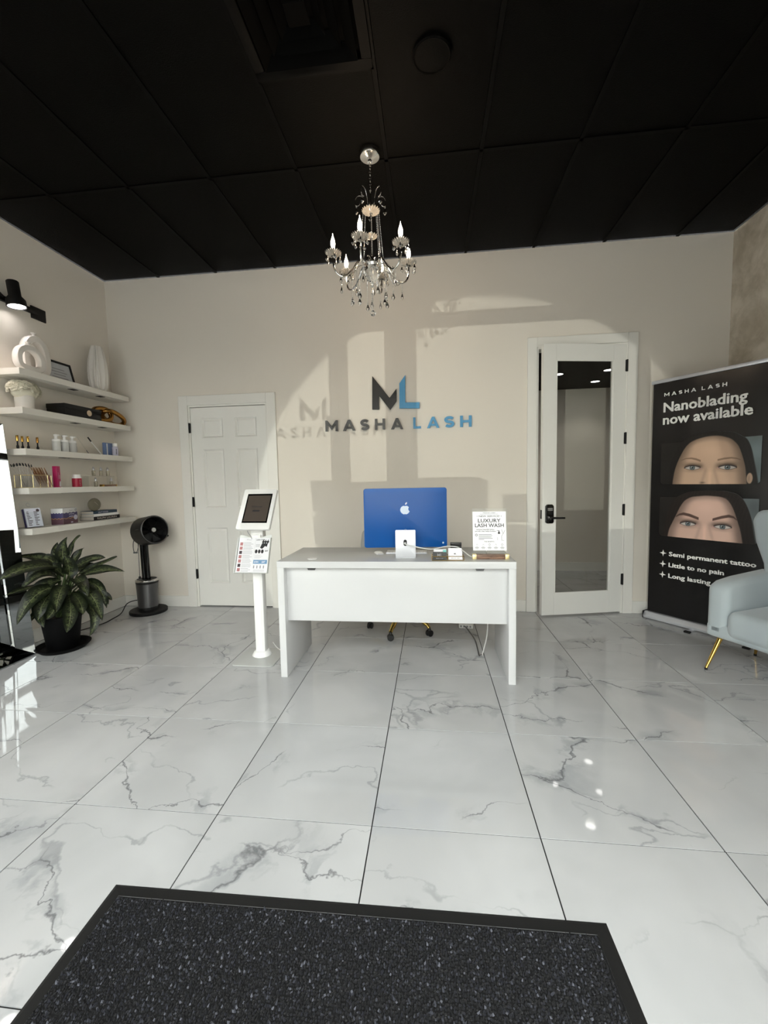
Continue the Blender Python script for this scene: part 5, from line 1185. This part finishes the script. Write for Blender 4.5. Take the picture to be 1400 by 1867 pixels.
# ================================================================== POTTED PLANT
PX, PY = -2.895, 2.895
pp = thing('potted_plant', 'leafy dumb cane in a black pot and saucer beside the mirror', 'plant', (PX, PY, 0))
MB().lathe([(0.0, 0.0), (0.150, 0.0), (0.182, 0.030), (0.184, 0.036), (0.176, 0.036), (0.148, 0.010), (0.0, 0.010)], 36).build('saucer', M['pot'], pp, smooth=True)
MB().lathe([(0.0, 0.011), (0.098, 0.011), (0.104, 0.02), (0.132, 0.250), (0.140, 0.252), (0.140, 0.275), (0.128, 0.275), (0.124, 0.245), (0.0, 0.245)], 32).build('pot', M['pot'], pp, smooth=True)
MB().lathe([(0.0, 0.262), (0.06, 0.258), (0.126, 0.250)], 24).build('soil', M['soil'], pp, smooth=True)
LEAVES = [
 ((-2.928,2.916,0.688),(-3.137,2.956,0.711),(-3.313,2.980,0.717),0.035,.955), ((-2.870,2.876,0.655),(-3.062,2.816,0.657),(-3.273,2.780,0.574),0.052,.89),
 ((-2.987,2.904,0.526),(-3.207,2.914,0.469),(-3.404,2.920,0.408),0.020,.86), ((-2.845,2.860,0.497),(-2.955,2.760,0.463),(-3.072,2.700,0.252),0.049,.94),
 ((-2.796,2.840,0.462),(-2.731,2.690,0.388),(-2.717,2.600,0.337),0.042,1), ((-2.759,2.834,0.444),(-2.594,2.669,0.359),(-2.539,2.570,0.253),0.042,1),
 ((-2.890,2.876,0.410),(-2.980,2.816,0.346),(-2.933,2.780,0.207),0.043,.97), ((-2.734,2.844,0.462),(-2.544,2.704,0.425),(-2.452,2.620,0.368),0.039,1),
 ((-2.682,2.860,0.488),(-2.489,2.760,0.448),(-2.376,2.700,0.295),0.040,1), ((-2.673,2.870,0.435),(-2.515,2.795,0.299),(-2.534,2.750,0.157),0.029,1),
 ((-2.729,2.888,0.491),(-2.548,2.858,0.520),(-2.454,2.840,0.346),0.035,1), ((-2.743,2.924,0.461),(-2.620,2.984,0.414),(-2.556,3.020,0.352),0.026,1),
 ((-2.731,2.896,0.560),(-2.531,2.886,0.624),(-2.318,2.880,0.617),0.039,1), ((-2.751,2.920,0.585),(-2.636,2.970,0.637),(-2.472,3.000,0.714),0.028,1),
 ((-2.762,2.924,0.635),(-2.701,2.984,0.685),(-2.590,3.020,0.700),0.038,1), ((-2.790,2.920,0.657),(-2.798,2.970,0.719),(-2.753,3.000,0.782),0.026,1),
 ((-2.832,2.896,0.682),(-2.831,2.886,0.775),(-2.777,2.880,0.886),0.038,1), ((-2.805,2.906,0.710),(-2.777,2.921,0.820),(-2.713,2.930,0.894),0.016,1),
 ((-2.906,2.910,0.689),(-2.944,2.935,0.746),(-2.932,2.950,0.836),0.026,1), ((-2.792,2.876,0.534),(-2.719,2.816,0.658),(-2.714,2.780,0.759),0.045,1),
 ((-2.766,2.856,0.478),(-2.594,2.746,0.543),(-2.462,2.680,0.599),0.032,1), ((-2.825,2.880,0.573),(-2.857,2.830,0.655),(-2.901,2.800,0.681),0.033,1),
 ((-2.961,2.912,0.399),(-3.151,2.942,0.272),(-3.254,2.960,0.173),0.026,.95), ((-2.902,2.910,0.535),(-3.070,2.935,0.580),(-3.293,2.950,0.454),0.035,.90),
 ((-2.737,2.880,0.442),(-2.598,2.830,0.387),(-2.557,2.800,0.297),0.039,1),
 ((-2.84,2.86,0.55),(-2.90,2.76,0.52),(-2.96,2.68,0.40),0.046,1), ((-2.79,2.84,0.52),(-2.72,2.72,0.49),(-2.66,2.62,0.38),0.046,1), ((-2.86,2.86,0.50),(-2.84,2.72,0.44),(-2.83,2.64,0.31),0.046,1),
 ((-2.74,2.87,0.56),(-2.62,2.80,0.56),(-2.52,2.75,0.46),0.040,1), ((-2.90,2.89,0.60),(-3.00,2.83,0.62),(-3.06,2.79,0.55),0.040,.985), ((-2.81,2.88,0.62),(-2.76,2.82,0.70),(-2.68,2.80,0.68),0.038,1),
 ((-2.86,2.88,0.63),(-2.89,2.83,0.72),(-2.95,2.82,0.73),0.036,1), ((-2.70,2.90,0.47),(-2.58,2.90,0.45),(-2.48,2.89,0.36),0.036,1), ((-2.92,2.90,0.46),(-3.04,2.88,0.40),(-3.10,2.86,0.27),0.040,.985), ((-2.80,2.92,0.60),(-2.72,3.00,0.62),(-2.63,3.04,0.57),0.036,1)]
CAM = Vector((0, 0, 1.2645)); BASE = Vector((PX, PY, 0))
def leaf(pts, hw, seed):
    rnd = random.Random(seed); n = 14; m_ = 6; C_ = [p - BASE for p in bez(*pts, n=n)]; v = []; f = []; uv = []
    for i in range(n + 1):
        t = i / n; tg = (C_[min(i + 1, n)] - C_[max(i - 1, 0)]).normalized()
        view = (CAM - (C_[i] + BASE)).normalized(); nrm = (view * 0.75 + Vector((0, 0, 0.75)) + Vector((rnd.uniform(-.05, .05), 0, 0))); nrm = (nrm - tg * nrm.dot(tg)).normalized(); sd = tg.cross(nrm)
        w = hw * (max(0.0, math.sin(math.pi * min(1, t ** 0.85 * 0.98 + 0.02))) ** 0.72) * (1 if t < .97 else 0.35)
        if i == n: w = 0.0008
        for k_ in range(m_ + 1):
            s = 2 * k_ / m_ - 1
            p = C_[i] + sd * (w * s) + nrm * (abs(s) * w * 0.30 - 0.006 * math.sin(t * 9 + s * 1.5 + seed) * abs(s))
            v.append(tuple(p)); uv.append((k_ / m_, t))
    for i in range(n):
        for k_ in range(m_): a = i * (m_ + 1) + k_; f.append((a, a + 1, a + m_ + 2, a + m_ + 1))
    MB().add(v, f).build('leaf', M['leaf'], pp, smooth=True, uv=uv)
for i, (a, b, c_, hw_, kf) in enumerate(LEAVES):
    a, b, c_ = Vector(a), Vector(b), Vector(c_)
    b = CAM + (b - CAM) * (1 - (1 - kf) * 0.62); c_ = CAM + (c_ - CAM) * kf
    leaf((a, b, c_), hw_ * 1.18, i * 1.7)
    r0 = Vector((PX + 0.03 * math.sin(i * 2.4), PY + 0.03 * math.cos(i * 2.4), 0.25)); md = (r0 + a) * 0.5 + Vector((0, 0, 0.03))
    MB().tube([p - BASE for p in bez(r0, md, a, 6)], [0.008] * 4 + [0.006] * 3, 7).build('stem', M['stem'], pp, smooth=True)

# ================================================================== PEDESTAL FAN
FX, FY = -2.835, 3.815
fn = thing('pedestal_fan', 'black drum-headed pedestal fan on a grey canister in the corner', 'fan', (FX, FY, 0))
MB().lathe([(0.0, 0), (0.168, 0), (0.172, 0.006), (0.172, 0.026), (0.166, 0.032), (0.0, 0.034)], 40).build('base', M['matte_black'], fn, smooth=True)
MB().lathe([(0.084, 0.034), (0.084, 0.060), (0.0, 0.060)], 32).build('canister_foot', M['matte_black'], fn, smooth=True)
MB().lathe([(0.086, 0.058), (0.090, 0.062), (0.100, 0.295), (0.0, 0.298)], 36).build('canister', M['grey_metal'], fn, smooth=True)
MB().lathe([(0.100, 0.297), (0.102, 0.30), (0.102, 0.326), (0.094, 0.332), (0, 0.334)], 36).build('canister_lid', M['black'], fn, smooth=True)
MB().lathe([(0.1022, 0.318), (0.1045, 0.321), (0.1045, 0.334), (0.098, 0.339), (0.090, 0.338)], 36, cap=False).build('silver_ring', M['chrome'], fn, smooth=True)
for dx in (-0.020, 0.022): MB().tube([(dx - 0.005, 0.0, 0.33), (dx - 0.012, 0.0, 0.72)], 0.021, 14).build('pole', M['black_gloss'], fn, smooth=True)
MB().tube([(-0.068, -0.01, 0.34), (-0.064, -0.01, 0.70)], 0.003, 6).build('pull_rod', M['grey_metal'], fn); MB().sphere((-0.068, -0.01, 0.352), (0.012, 0.012, 0.014), 10, 6).build('rod_knob', M['black'], fn)
fax = Vector((0.905, -0.400, 0.145)).normalized(); fc = Vector((-2.667 - FX, 3.75 - FY, 0.840))
Tfan = TR(*fc) @ Vector((0, 0, 1)).rotation_difference(fax).to_matrix().to_4x4()
MB().lathe([(0.126, -0.195), (0.140, -0.185), (0.140, -0.004), (0.136, 0.0), (0.126, 0.0), (0.124, -0.01), (0.124, -0.12), (0.0, -0.125)], 44, Tfan).build('drum', M['black'], fn, smooth=True)
MB().ring((0, 0, -0.003), 0.133, 0.0045, 44, 8, Tfan).build('front_ring', M['grey_metal'], fn, smooth=True)
MB().lathe([(0.030, -0.08), (0.027, -0.030), (0.0, -0.026)], 20, Tfan).build('hub', M['black'], fn, smooth=True)
MB().lathe([(0.021, -0.027), (0.021, -0.024), (0, -0.0235)], 20, Tfan).build('hub_badge', M['silver'], fn)
for q in range(7):
    Tq = Tfan @ Matrix.Rotation(2 * math.pi * q / 7, 4, 'Z')
    MB().add([(0.028, -0.010, -0.085), (0.119, -0.030, -0.095), (0.121, 0.028, -0.060), (0.028, 0.014, -0.052)], [(0, 1, 2, 3)], Tq).build('blade', M['matte_black'], fn)
MB().lathe([(0.0, -0.270), (0.066, -0.266), (0.104, -0.240), (0.124, -0.195), (0.0, -0.194)], 30, Tfan).build('motor_housing', M['matte_black'], fn, smooth=True)
MB().sphere((0.138, 0.0, -0.02), (0.018, 0.012, 0.024), 12, 8, Tfan @ Matrix.Rotation(R(35), 4, 'Z')).build('side_knob', M['black'], fn, smooth=True)
b = MB(); b.box((-0.022, -0.0025, -0.008), (0.028, 0.0015, 0.008), TR(*fc) @ FRONT(tuple(fax * -0.065 + Vector((-0.052, -0.129, 0.022))), tuple(fax), (0, -0.2, 1))); b.build('name_plate', M['grey_metal'], fn)
b = MB(); b.tube(catmull([(-0.105, 0.02, 0.78), (-0.100, -0.03, 0.70), (-0.075, -0.06, 0.625), (-0.05, -0.06, 0.610), (-0.035, -0.05, 0.66), (-0.03, -0.04, 0.72)], 5), 0.0035, 6)
for q in range(3): b.sphere((-0.072 + q * 0.014, -0.062, 0.612), 0.009, 8, 6)
b.build('wire_guard', M['grey_metal'], fn, smooth=True)
under(MB().tube(catmull([(-2.93, 3.86, 0.10), (-3.0, 3.84, 0.105), (-3.06, 3.80, 0.08), (-3.06, 3.72, 0.012), (-3.03, 3.56, 0.006), (-3.02, 3.42, 0.006), (-3.10, 3.20, 0.006), (-3.16, 3.0, 0.006)], 6), 0.0045, 7).build('cord', M['matte_black'], None, smooth=True), fn)

# ================================================================== ROLL-UP BANNER
bd = Vector((0.588, -0.809, 0)); bnr = thing('roll_up_banner', 'black roll-up banner with two cropped face photos in the right corner', 'banner', (1.928, 3.898, 0), math.atan2(-0.809, 0.588))
# local x runs along the banner, local -y faces the room
BW, BH = 0.86, 2.055
Tn = FRONT((0, 0, 0), (1, 0, 0), UPV)
v = []; f = []; nx = 24
for i in range(nx + 1):
    x_ = BW * i / nx; y_ = 0.005 * math.sin(i * 0.55) * math.sin(math.pi * i / nx)
    v += [(x_, y_, 0.055), (x_, 0.0, BH)]
for i in range(nx): f.append((2 * i, 2 * i + 2, 2 * i + 3, 2 * i + 1))
MB().add(v, f).build('banner_sheet', M['banner'], bnr, smooth=True)
MB().box((-0.012, -0.012, BH - 0.004), (BW + 0.012, 0.012, BH + 0.024)).build('top_rail', M['alu'], bnr, bevel=0.003)
b = MB(); b.prism([(-0.05, 0.008), (0.05, 0.008), (0.052, 0.03), (0.03, 0.062), (-0.03, 0.062), (-0.052, 0.03)], -0.012, BW + 0.012, frameT((0, 0, 0), (0, 1, 0), (0, 0, 1))); b.build('base_cassette', M['alu'], bnr, bevel=0.003)
for x_ in (-0.016, BW + 0.012): MB().box((x_, -0.054, 0.004), (x_ + 0.006, 0.054, 0.068)).build('end_cap', M['matte_black'], bnr, bevel=0.002)
for x_ in (0.36, 0.74):
    MB().box((x_, -0.12, 0.0), (x_ + 0.035, 0.02, 0.010)).build('foot', M['alu'], bnr, bevel=0.002); MB().box((x_ - 0.004, -0.145, 0.0), (x_ + 0.039, -0.115, 0.013)).build('foot_tip', M['matte_black'], bnr, bevel=0.002)
MB().tube([(BW / 2, 0.02, 0.05), (BW / 2, 0.02, BH)], 0.008, 8).build('support_pole', M['alu'], bnr)
# printed words
pz = -0.0075
def bt_(b_, s, x, z, size, width=None, off=0.0, fat=0.0):     # flat print; overlaid copies thicken the strokes
    for q_, (dx, dz) in enumerate(((0, 0), (-fat, 0), (fat, 0), (0, fat * 0.6), (0, -fat * 0.6))): b_.text(s, size, FRONT((x + dx, pz - 0.00015 * q_, z + dz), (1, 0, 0), UPV), 'LEFT', off, 0, 1.0, width)
b = MB(); xx = 0.091
wl = [('M', 0.040), ('A', 0.037), ('S', 0.027), ('H', 0.030), ('A', 0.036), (' ', 0.004), ('L', 0.024), ('A', 0.036), ('S', 0.027), ('H', 0.030)]
for c_, wdt in wl:
    if c_ != ' ': b = MB(); add_letter(b, c_, xx, 1.933, wdt, 0.029, 0, 0.0004, FRONT((0, pz, 0), (1, 0, 0), UPV)); b.build('letter', M['white_ink'], bnr)
    xx += wdt + 0.0165
for s, x_, z_, w_ in (('Nanoblading', 0.090, 1.803, 0.568), ('now available', 0.088, 1.700, 0.604)):
    b = MB(); bt_(b, s, x_, z_, 0.112, w_, 0.012, 0.0022); b.build('headline', M['white_ink'], bnr)
for i, s in enumerate(('Semi permanent tattoo', 'Little to no pain', 'Long lasting results')):
    z_ = 0.582 - 0.094 * i; b = MB(); bt_(b, s, 0.166, z_, 0.051, (0.585, 0.392, 0.50)[i], 0.012, 0.0016)
    b.build('text_line', M['white_ink'], bnr); b = MB(); P = []
    for k_ in range(8): a = R(45 * k_); r_ = 0.030 if k_ % 2 == 0 else 0.0095; P.append((0.119 + r_ * math.sin(a) * 0.93, z_ + 0.019 + r_ * math.cos(a)))
    b.prism(P[::-1], 0, 0.0004, FRONT((0, pz, 0), (1, 0, 0), UPV)); b.build('star', M['white_ink'], bnr)
# portraits: a fine grid of points coloured like the print
def sm(x, a, b): t = np.clip((x - a) / (b - a), 0, 1); return t * t * (3 - 2 * t)
def curve(U, pts):
    xs_, ys_ = zip(*pts); return sum(np.interp(U + d_, xs_, ys_) for d_ in np.linspace(-0.028, 0.028, 9)) / 9
def portrait(name, u0, u1, w0, w1, F, label):
    nu, nw = int((u1 - u0) / 0.0026), int((w1 - w0) / 0.0026)
    U, Wv = np.meshgrid(np.linspace(u0, u1, nu + 1), np.linspace(w0, w1, nw + 1))
    bgc = np.array(F['bg'], float); dk_ = np.array((36, 33, 32), float); img = dk_ + (bgc - dk_) * sm(U, 0.40, 0.60)[..., None]
    img *= (0.92 + 0.10 * np.sin(U * 37) * np.sin(Wv * 23))[..., None]
    def over(c, a):
        nonlocal img
        a = np.clip(a, 0, 1)[..., None]; img = img * (1 - a) + np.array(c, float) * a
    hair = F['hair']
    top = curve(U, F['hairtop']); hl = curve(Wv, F['hairl']); hr = curve(Wv, F['hairr'])
    over(hair, sm(top - Wv, -0.004, 0.006) * sm(U - hl, -0.006, 0.006) * sm(hr - U, -0.006, 0.006))
    strands = 0.5 + 0.5 * np.sin(U * 260 + 9 * np.sin(Wv * 9)); over(np.array(hair) * 1.7, 0.25 * strands * sm(top - Wv, 0, 0.01) * sm(U - hl, 0, 0.01) * sm(hr - U, 0, 0.01))
    ft = curve(U, F['ftop']); fl_ = curve(Wv, F['fl']); fr_ = curve(Wv, F['fr'])
    face = sm(ft - Wv, -0.003, 0.012) * sm(U - fl_, -0.004, 0.010) * sm(fr_ - U, -0.004, 0.010)
    skin = np.array(F['skin']); cu_ = F['cu']
    over(skin, face)
    over(skin * 0.55, face * 0.85 * (1 - sm(U - fl_, 0.0, 0.095))); over(skin * 0.55, face * 0.85 * (1 - sm(fr_ - U, 0.0, 0.085)))
    over(skin * 0.6, face * 0.7 * (1 - sm(ft - Wv, 0.0, 0.055)))
    over(np.minimum(skin * 1.1, 245), face * 0.6 * np.exp(-((U - cu_) / 0.09) ** 2 - ((Wv - F['fz']) / 0.06) ** 2))
    (eu0, ez0), (eu1, ez1) = F['eyes']
    # nose bridge
    nb_ = F['nz']
    for s in (-1, 1): over(skin * 0.80, face * 0.5 * np.exp(-((U - (cu_ + s * (0.030 + 0.25 * np.clip(nb_ - Wv, 0, .2)))) / 0.013) ** 2) * sm(nb_ + 0.05 - Wv, 0, 0.05))
    over(np.minimum(skin * 1.12, 248), face * 0.7 * np.exp(-((U - cu_) / 0.013) ** 2) * sm(nb_ + 0.03 - Wv, 0, 0.06))
    for s, (eu, ez) in ((-1, (eu0, ez0)), (1, (eu1, ez1))):
        x = (U - eu); tl_ = F['tilt'] * (1 if s > 0 else 1); zc = Wv - ez - tl_ * x; hw_ = 0.058
        # socket and lid shade
        over(skin * 0.58, face * 0.85 * np.exp(-((x - s * 0.01) / 0.062) ** 2 - ((zc - 0.022) / 0.020) ** 2)); over(skin * 0.5, face * 0.7 * np.exp(-((x + s * 0.055) / 0.022) ** 2 - ((zc - 0.010) / 0.022) ** 2))
        over(skin * 0.72, face * 0.5 * np.exp(-(x / 0.058) ** 2 - ((zc + 0.024) / 0.012) ** 2))
        q = np.clip(1 - (x / hw_) ** 2, 0, 1); upz = 0.0185 * q ** 0.75; loz = -0.0165 * q ** 0.8
        crease = 0.0185 * q ** 0.7 + 0.011
        over(skin * 0.48, face * (np.abs(x) < hw_) * np.exp(-((zc - crease) / 0.0028) ** 2) * 0.8)
        white = sm(upz - zc, -0.0015, 0.0015) * sm(zc - loz, -0.0015, 0.0015) * (np.abs(x) < hw_)
        over((192, 186, 182), white)
        rr = np.hypot(x, zc - 0.001); over((70, 84, 90), white * sm(0.0195 - rr, -0.001, 0.002)); over((150, 164, 168), white * sm(0.013 - rr, -0.002, 0.004) * 0.7); over((18, 18, 20), white * sm(0.0075 - rr, -0.001, 0.0015)); over((240, 240, 240), white * sm(0.003 - np.hypot(x + 0.006, zc - 0.007), -0.001, 0.001))
        over((34, 24, 22), face * (np.abs(x) < hw_ * 1.04) * np.exp(-((zc - upz) / (0.0046 + 0.0016 * np.abs(x) / hw_)) ** 2)); over(skin * 0.42, face * (np.abs(x) < hw_) * np.exp(-((zc - loz) / 0.0024) ** 2) * 0.8)
        over((190, 150, 146), face * np.exp(-(((x + s * 0.060) / 0.007) ** 2) - ((zc + 0.004) / 0.005) ** 2))
    for bp in F['brows']:
        xs_, lo, hi = zip(*bp); inside = (U >= xs_[0]) & (U <= xs_[-1]); lo_ = np.interp(U, xs_, lo); hi_ = np.interp(U, xs_, hi)
        a = sm(Wv - lo_, -0.003, 0.003) * sm(hi_ - Wv, -0.003, 0.003) * inside
        over(F['browc'], a * F['browa'] * (0.85 + 0.15 * np.sin(U * 900 + Wv * 500)))
    if F.get('nostril'):
        x_, z_ = F['nostril']; over(skin * 0.4, np.exp(-((U - x_) / 0.016) ** 2 - ((Wv - z_) / 0.007) ** 2) * 0.8)
    if F.get('ear'):
        x_, z_ = F['ear']; over(skin * 0.9, sm(1 - np.hypot((U - x_) / 0.020, (Wv - z_) / 0.045), 0, 0.25)); over(skin * 0.6, np.exp(-((U - x_ + 0.004) / 0.004) ** 2 - ((Wv - z_) / 0.025) ** 2) * 0.5)
    # keep only the points inside the printed shape (rounded top corners)
    nv = (nu + 1) * (nw + 1); idx = np.arange(nv).reshape(nw + 1, nu + 1)
    fc_ = np.stack([idx[:-1, :-1], idx[:-1, 1:], idx[1:, 1:], idx[1:, :-1]], -1).reshape(-1, 4)
    cx_ = (U[:-1, :-1] + U[1:, 1:]) / 2; cz_ = (Wv[:-1, :-1] + Wv[1:, 1:]) / 2; r_ = 0.028
    keep = np.ones(cx_.shape, bool)
    for (qx, sx_) in ((u0 + r_, -1), (u1 - r_, 1)):
        for (qz, sz_) in F['round'](w0, w1, r_):
            keep &= ~(((cx_ - qx) * sx_ > 0) & ((cz_ - qz) * sz_ > 0) & (np.hypot(cx_ - qx, cz_ - qz) > r_))
    if F.get('clipz'): keep &= ~((cz_ > F['clipz']) & ~((curve(cx_, F['hairtop']) - cz_ > 0.0)))
    fc_ = fc_[keep.ravel()]
    me = bpy.data.meshes.new(name); co = np.stack([U.ravel(), np.full(nv, -0.0068), Wv.ravel()], -1)
    me.from_pydata(co.tolist(), [], fc_.tolist()); at = me.color_attributes.new('paint', 'FLOAT_COLOR', 'POINT')
    c = img.reshape(-1, 3) / 255.0; c = np.where(c <= 0.04045, c / 12.92, ((np.clip(c, 0, 1) + 0.055) / 1.055) ** 2.4)
    at.data.foreach_set('color', np.concatenate([c, np.ones((nv, 1))], 1).ravel().astype(np.float32)); me.update()
    me.materials.append(M['portrait']); o = bpy.data.objects.new(name, me); COL.objects.link(o); o.parent = bnr; o['label'] = label
    return o
rnd_all = lambda w0, w1, r_: ((w1 - r_, 1), (w0 + r_, -1))
portrait('portrait_photo', 0.080, 0.752, 1.193, 1.60, dict(bg=(118, 132, 136), hair=(26, 23, 22), clipz=1.54, round=lambda a, b, r_: ((1.54 - r_ + 0.0, 1),) if False else ((a + r_, -1),),
    hairtop=[(0.14, 1.30), (0.20, 1.50), (0.28, 1.585), (0.43, 1.602), (0.58, 1.59), (0.68, 1.52), (0.70, 1.45), (0.745, 1.2)], hairl=[(1.19, 0.15), (1.35, 0.155), (1.47, 0.17), (1.6, 0.2)], hairr=[(1.19, 0.742), (1.25, 0.733), (1.4, 0.705), (1.55, 0.682)],
    ftop=[(0.15, 1.2), (0.20, 1.36), (0.23, 1.437), (0.277, 1.522), (0.34, 1.556), (0.42, 1.572), (0.50, 1.568), (0.58, 1.535), (0.641, 1.441), (0.66, 1.32), (0.69, 1.2)], fl=[(1.19, 0.172), (1.30, 0.186), (1.38, 0.206), (1.44, 0.232), (1.6, 0.28)], fr=[(1.19, 0.676), (1.28, 0.667), (1.38, 0.655), (1.45, 0.64), (1.6, 0.58)],
    skin=(202, 170, 146), cu=0.440, fz=1.46, nz=1.30, eyes=((0.318, 1.325), (0.553, 1.320)), tilt=-0.03, browc=(104, 82, 66), browa=0.75,
    brows=[[(0.236, 1.388, 1.393), (0.27, 1.398, 1.407), (0.31, 1.396, 1.409), (0.345, 1.384, 1.400), (0.375, 1.370, 1.385)], [(0.488, 1.372, 1.386), (0.53, 1.381, 1.395), (0.575, 1.386, 1.397), (0.61, 1.380, 1.389), (0.634, 1.370, 1.375)]],
    nostril=(0.392, 1.205), ear=(0.690, 1.235)), 'photo of a face with pale thin brows')
portrait('portrait_photo', 0.080, 0.752, 0.749, 1.150, dict(bg=(112, 122, 126), hair=(34, 28, 26), clipz=1.085, round=lambda a, b, r_: ((a + r_, -1),),
    hairtop=[(0.10, 0.80), (0.15, 0.98), (0.20, 1.085), (0.30, 1.135), (0.427, 1.145), (0.55, 1.142), (0.64, 1.115), (0.70, 1.0), (0.745, 0.80)], hairl=[(0.74, 0.105), (0.86, 0.125), (1.0, 0.15), (1.15, 0.20)], hairr=[(0.74, 0.745), (0.80, 0.733), (0.95, 0.712), (1.10, 0.672)],
    ftop=[(0.13, 0.76), (0.161, 0.823), (0.205, 0.925), (0.247, 1.04), (0.31, 1.092), (0.423, 1.106), (0.52, 1.098), (0.575, 1.071), (0.622, 0.952), (0.65, 0.834), (0.68, 0.76)], fl=[(0.74, 0.146), (0.83, 0.163), (0.93, 0.206), (1.04, 0.25), (1.15, 0.34)], fr=[(0.74, 0.668), (0.83, 0.652), (0.95, 0.624), (1.07, 0.578), (1.15, 0.50)],
    skin=(208, 174, 159), cu=0.418, fz=1.01, nz=0.86, eyes=((0.300, 0.868), (0.537, 0.862)), tilt=0.0, browc=(58, 40, 36), browa=0.96,
    brows=[[(0.208, 0.918, 0.926), (0.235, 0.934, 0.949), (0.265, 0.938, 0.960), (0.31, 0.928, 0.952), (0.375, 0.905, 0.926)], [(0.470, 0.905, 0.924), (0.53, 0.926, 0.948), (0.574, 0.938, 0.960), (0.605, 0.934, 0.949), (0.626, 0.918, 0.924)]]), 'photo of a face with bold dark brows')

# ================================================================== ARMCHAIR
ac_ = thing('armchair', 'pale blue velvet armchair on slim gold legs at the right edge', 'armchair', (2.196, 2.764, 0), R(-65.7))
# local -y is the front, local -x the arm nearest the banner
def soft(mb, name, bev, seg=4): return mb.build(name, M['velvet'], ac_, bevel=bev, seg=seg)
soft(MB().box((-0.305, -0.285, 0.205), (0.305, 0.26, 0.30)), 'seat_base', 0.025)
st_ = MB(); nx = 5; w_ = 0.37 / nx
soft(MB().box((-0.182, -0.305, 0.225), (0.182, 0.215, 0.405)), 'seat_cushion', 0.055, 5)
def arm(sx):
    prof = [(-0.285, 0.205), (0.255, 0.205), (0.255, 0.615), (0.10, 0.605), (-0.10, 0.592), (-0.22, 0.575), (-0.285, 0.545)]
    b = MB(); x0 = -0.31 if sx < 0 else 0.175
    b.prism(prof, x0, x0 + 0.135, frameT((0, 0, 0), (0, 1, 0), (0, 0, 1))); return soft(b, 'armrest', 0.045, 5)
arm(-1); arm(1)
bp_ = [(-0.20, 0.30), (0.20, 0.30), (0.235, 0.52), (0.25, 0.66), (0.30, 0.80), (0.325, 0.95), (0.29, 1.02), (-0.29, 1.02), (-0.325, 0.95), (-0.30, 0.80), (-0.25, 0.66), (-0.235, 0.52)]
b = MB(); b.prism(bp_, -0.26, -0.15, FRONT((0, 0, 0), (1, 0, 0), UPV)); soft(b, 'backrest', 0.03, 4)
for (x0, y0), (x1, y1) in (((-0.24, -0.225), (-0.243, -0.355)), ((0.24, -0.225), (0.243, -0.355)), ((-0.25, 0.17), (-0.276, 0.175)), ((0.25, 0.17), (0.276, 0.175))):
    MB().tube([(x0, y0, 0.215), (x1, y1, 0.012)], [0.016, 0.008], 12).build('leg', M['gold'], ac_, smooth=True)
    MB().tube([(x1, y1, 0.0), (x1, y1, 0.013)], 0.009, 10).build('foot_cap', M['matte_black'], ac_)

# ================================================================== ENTRANCE MAT
em = thing('entrance_mat', 'large dark speckled entrance mat with a black rubber border', 'mat', (-0.256, 0.68, 0), R(0.9))
MW_, MD_ = 1.492, 0.92
b = MB(); hx, hy, bw_ = MW_ / 2, MD_ / 2, 0.040
v = []
for x_, y_, z_ in ((hx, hy, 0.0), (hx - 0.012, hy - 0.012, 0.006), (hx - bw_, hy - bw_, 0.008)): v += [(-x_, -y_, z_), (x_, -y_, z_), (x_, y_, z_), (-x_, y_, z_)]
f = []
for a in range(2):
    for e in range(4): f.append((a * 4 + e, a * 4 + (e + 1) % 4, a * 4 + 4 + (e + 1) % 4, a * 4 + 4 + e))
b.add(v, f).build('rubber_border', M['rubber'], em)
MB().rect(-hx + bw_, -hy + bw_, hx - bw_, hy - bw_, 0.006).build('mat_backing', M['carpet_base'], em)
rng = np.random.default_rng(3)
sp_ = 0.0062; gx_, gy_ = np.meshgrid(np.arange(-hx + bw_ + 0.003, hx - bw_ - 0.002, sp_), np.arange(-hy + bw_ + 0.003, hy - bw_ - 0.002, sp_))
nt_ = gx_.size; cx_ = gx_.ravel() + rng.uniform(-.0022, .0022, nt_); cy_ = gy_.ravel() + rng.uniform(-.0022, .0022, nt_); hz_ = rng.uniform(0.0085, 0.0135, nt_); rr = rng.uniform(0.0026, 0.0042, nt_); an = rng.uniform(0, 6.28, nt_)
tipx, tipy = cx_ + rng.normal(0, .0022, nt_), cy_ + rng.normal(0, .0022, nt_)
V = np.zeros((nt_, 5, 3))
for k_ in range(4):
    V[:, k_, 0] = cx_ + rr * np.cos(an + k_ * math.pi / 2); V[:, k_, 1] = cy_ + rr * np.sin(an + k_ * math.pi / 2); V[:, k_, 2] = 0.006
V[:, 4] = np.stack([tipx, tipy, hz_], -1)
Fc = (np.arange(nt_)[:, None, None] * 5 + np.array([[0, 1, 4], [1, 2, 4], [2, 3, 4], [3, 0, 4]])[None]).reshape(-1, 3)
me = bpy.data.meshes.new('carpet_pile'); me.from_pydata(V.reshape(-1, 3).tolist(), [], Fc.tolist())
pal = np.array([lin((9, 9, 12)), lin((15, 16, 21)), lin((27, 28, 36)), lin((54, 56, 64)), lin((92, 94, 103))]); pick = rng.choice(5, nt_, p=[0.40, 0.33, 0.15, 0.09, 0.03])
colr = np.repeat(np.concatenate([pal[pick], np.ones((nt_, 1))], 1), 5, 0).astype(np.float32)
at = me.color_attributes.new('tuft', 'FLOAT_COLOR', 'POINT'); at.data.foreach_set('color', colr.ravel()); me.materials.append(M['carpet'])
o = bpy.data.objects.new('carpet_pile', me); COL.objects.link(o); o.parent = em; o['kind'] = 'stuff'
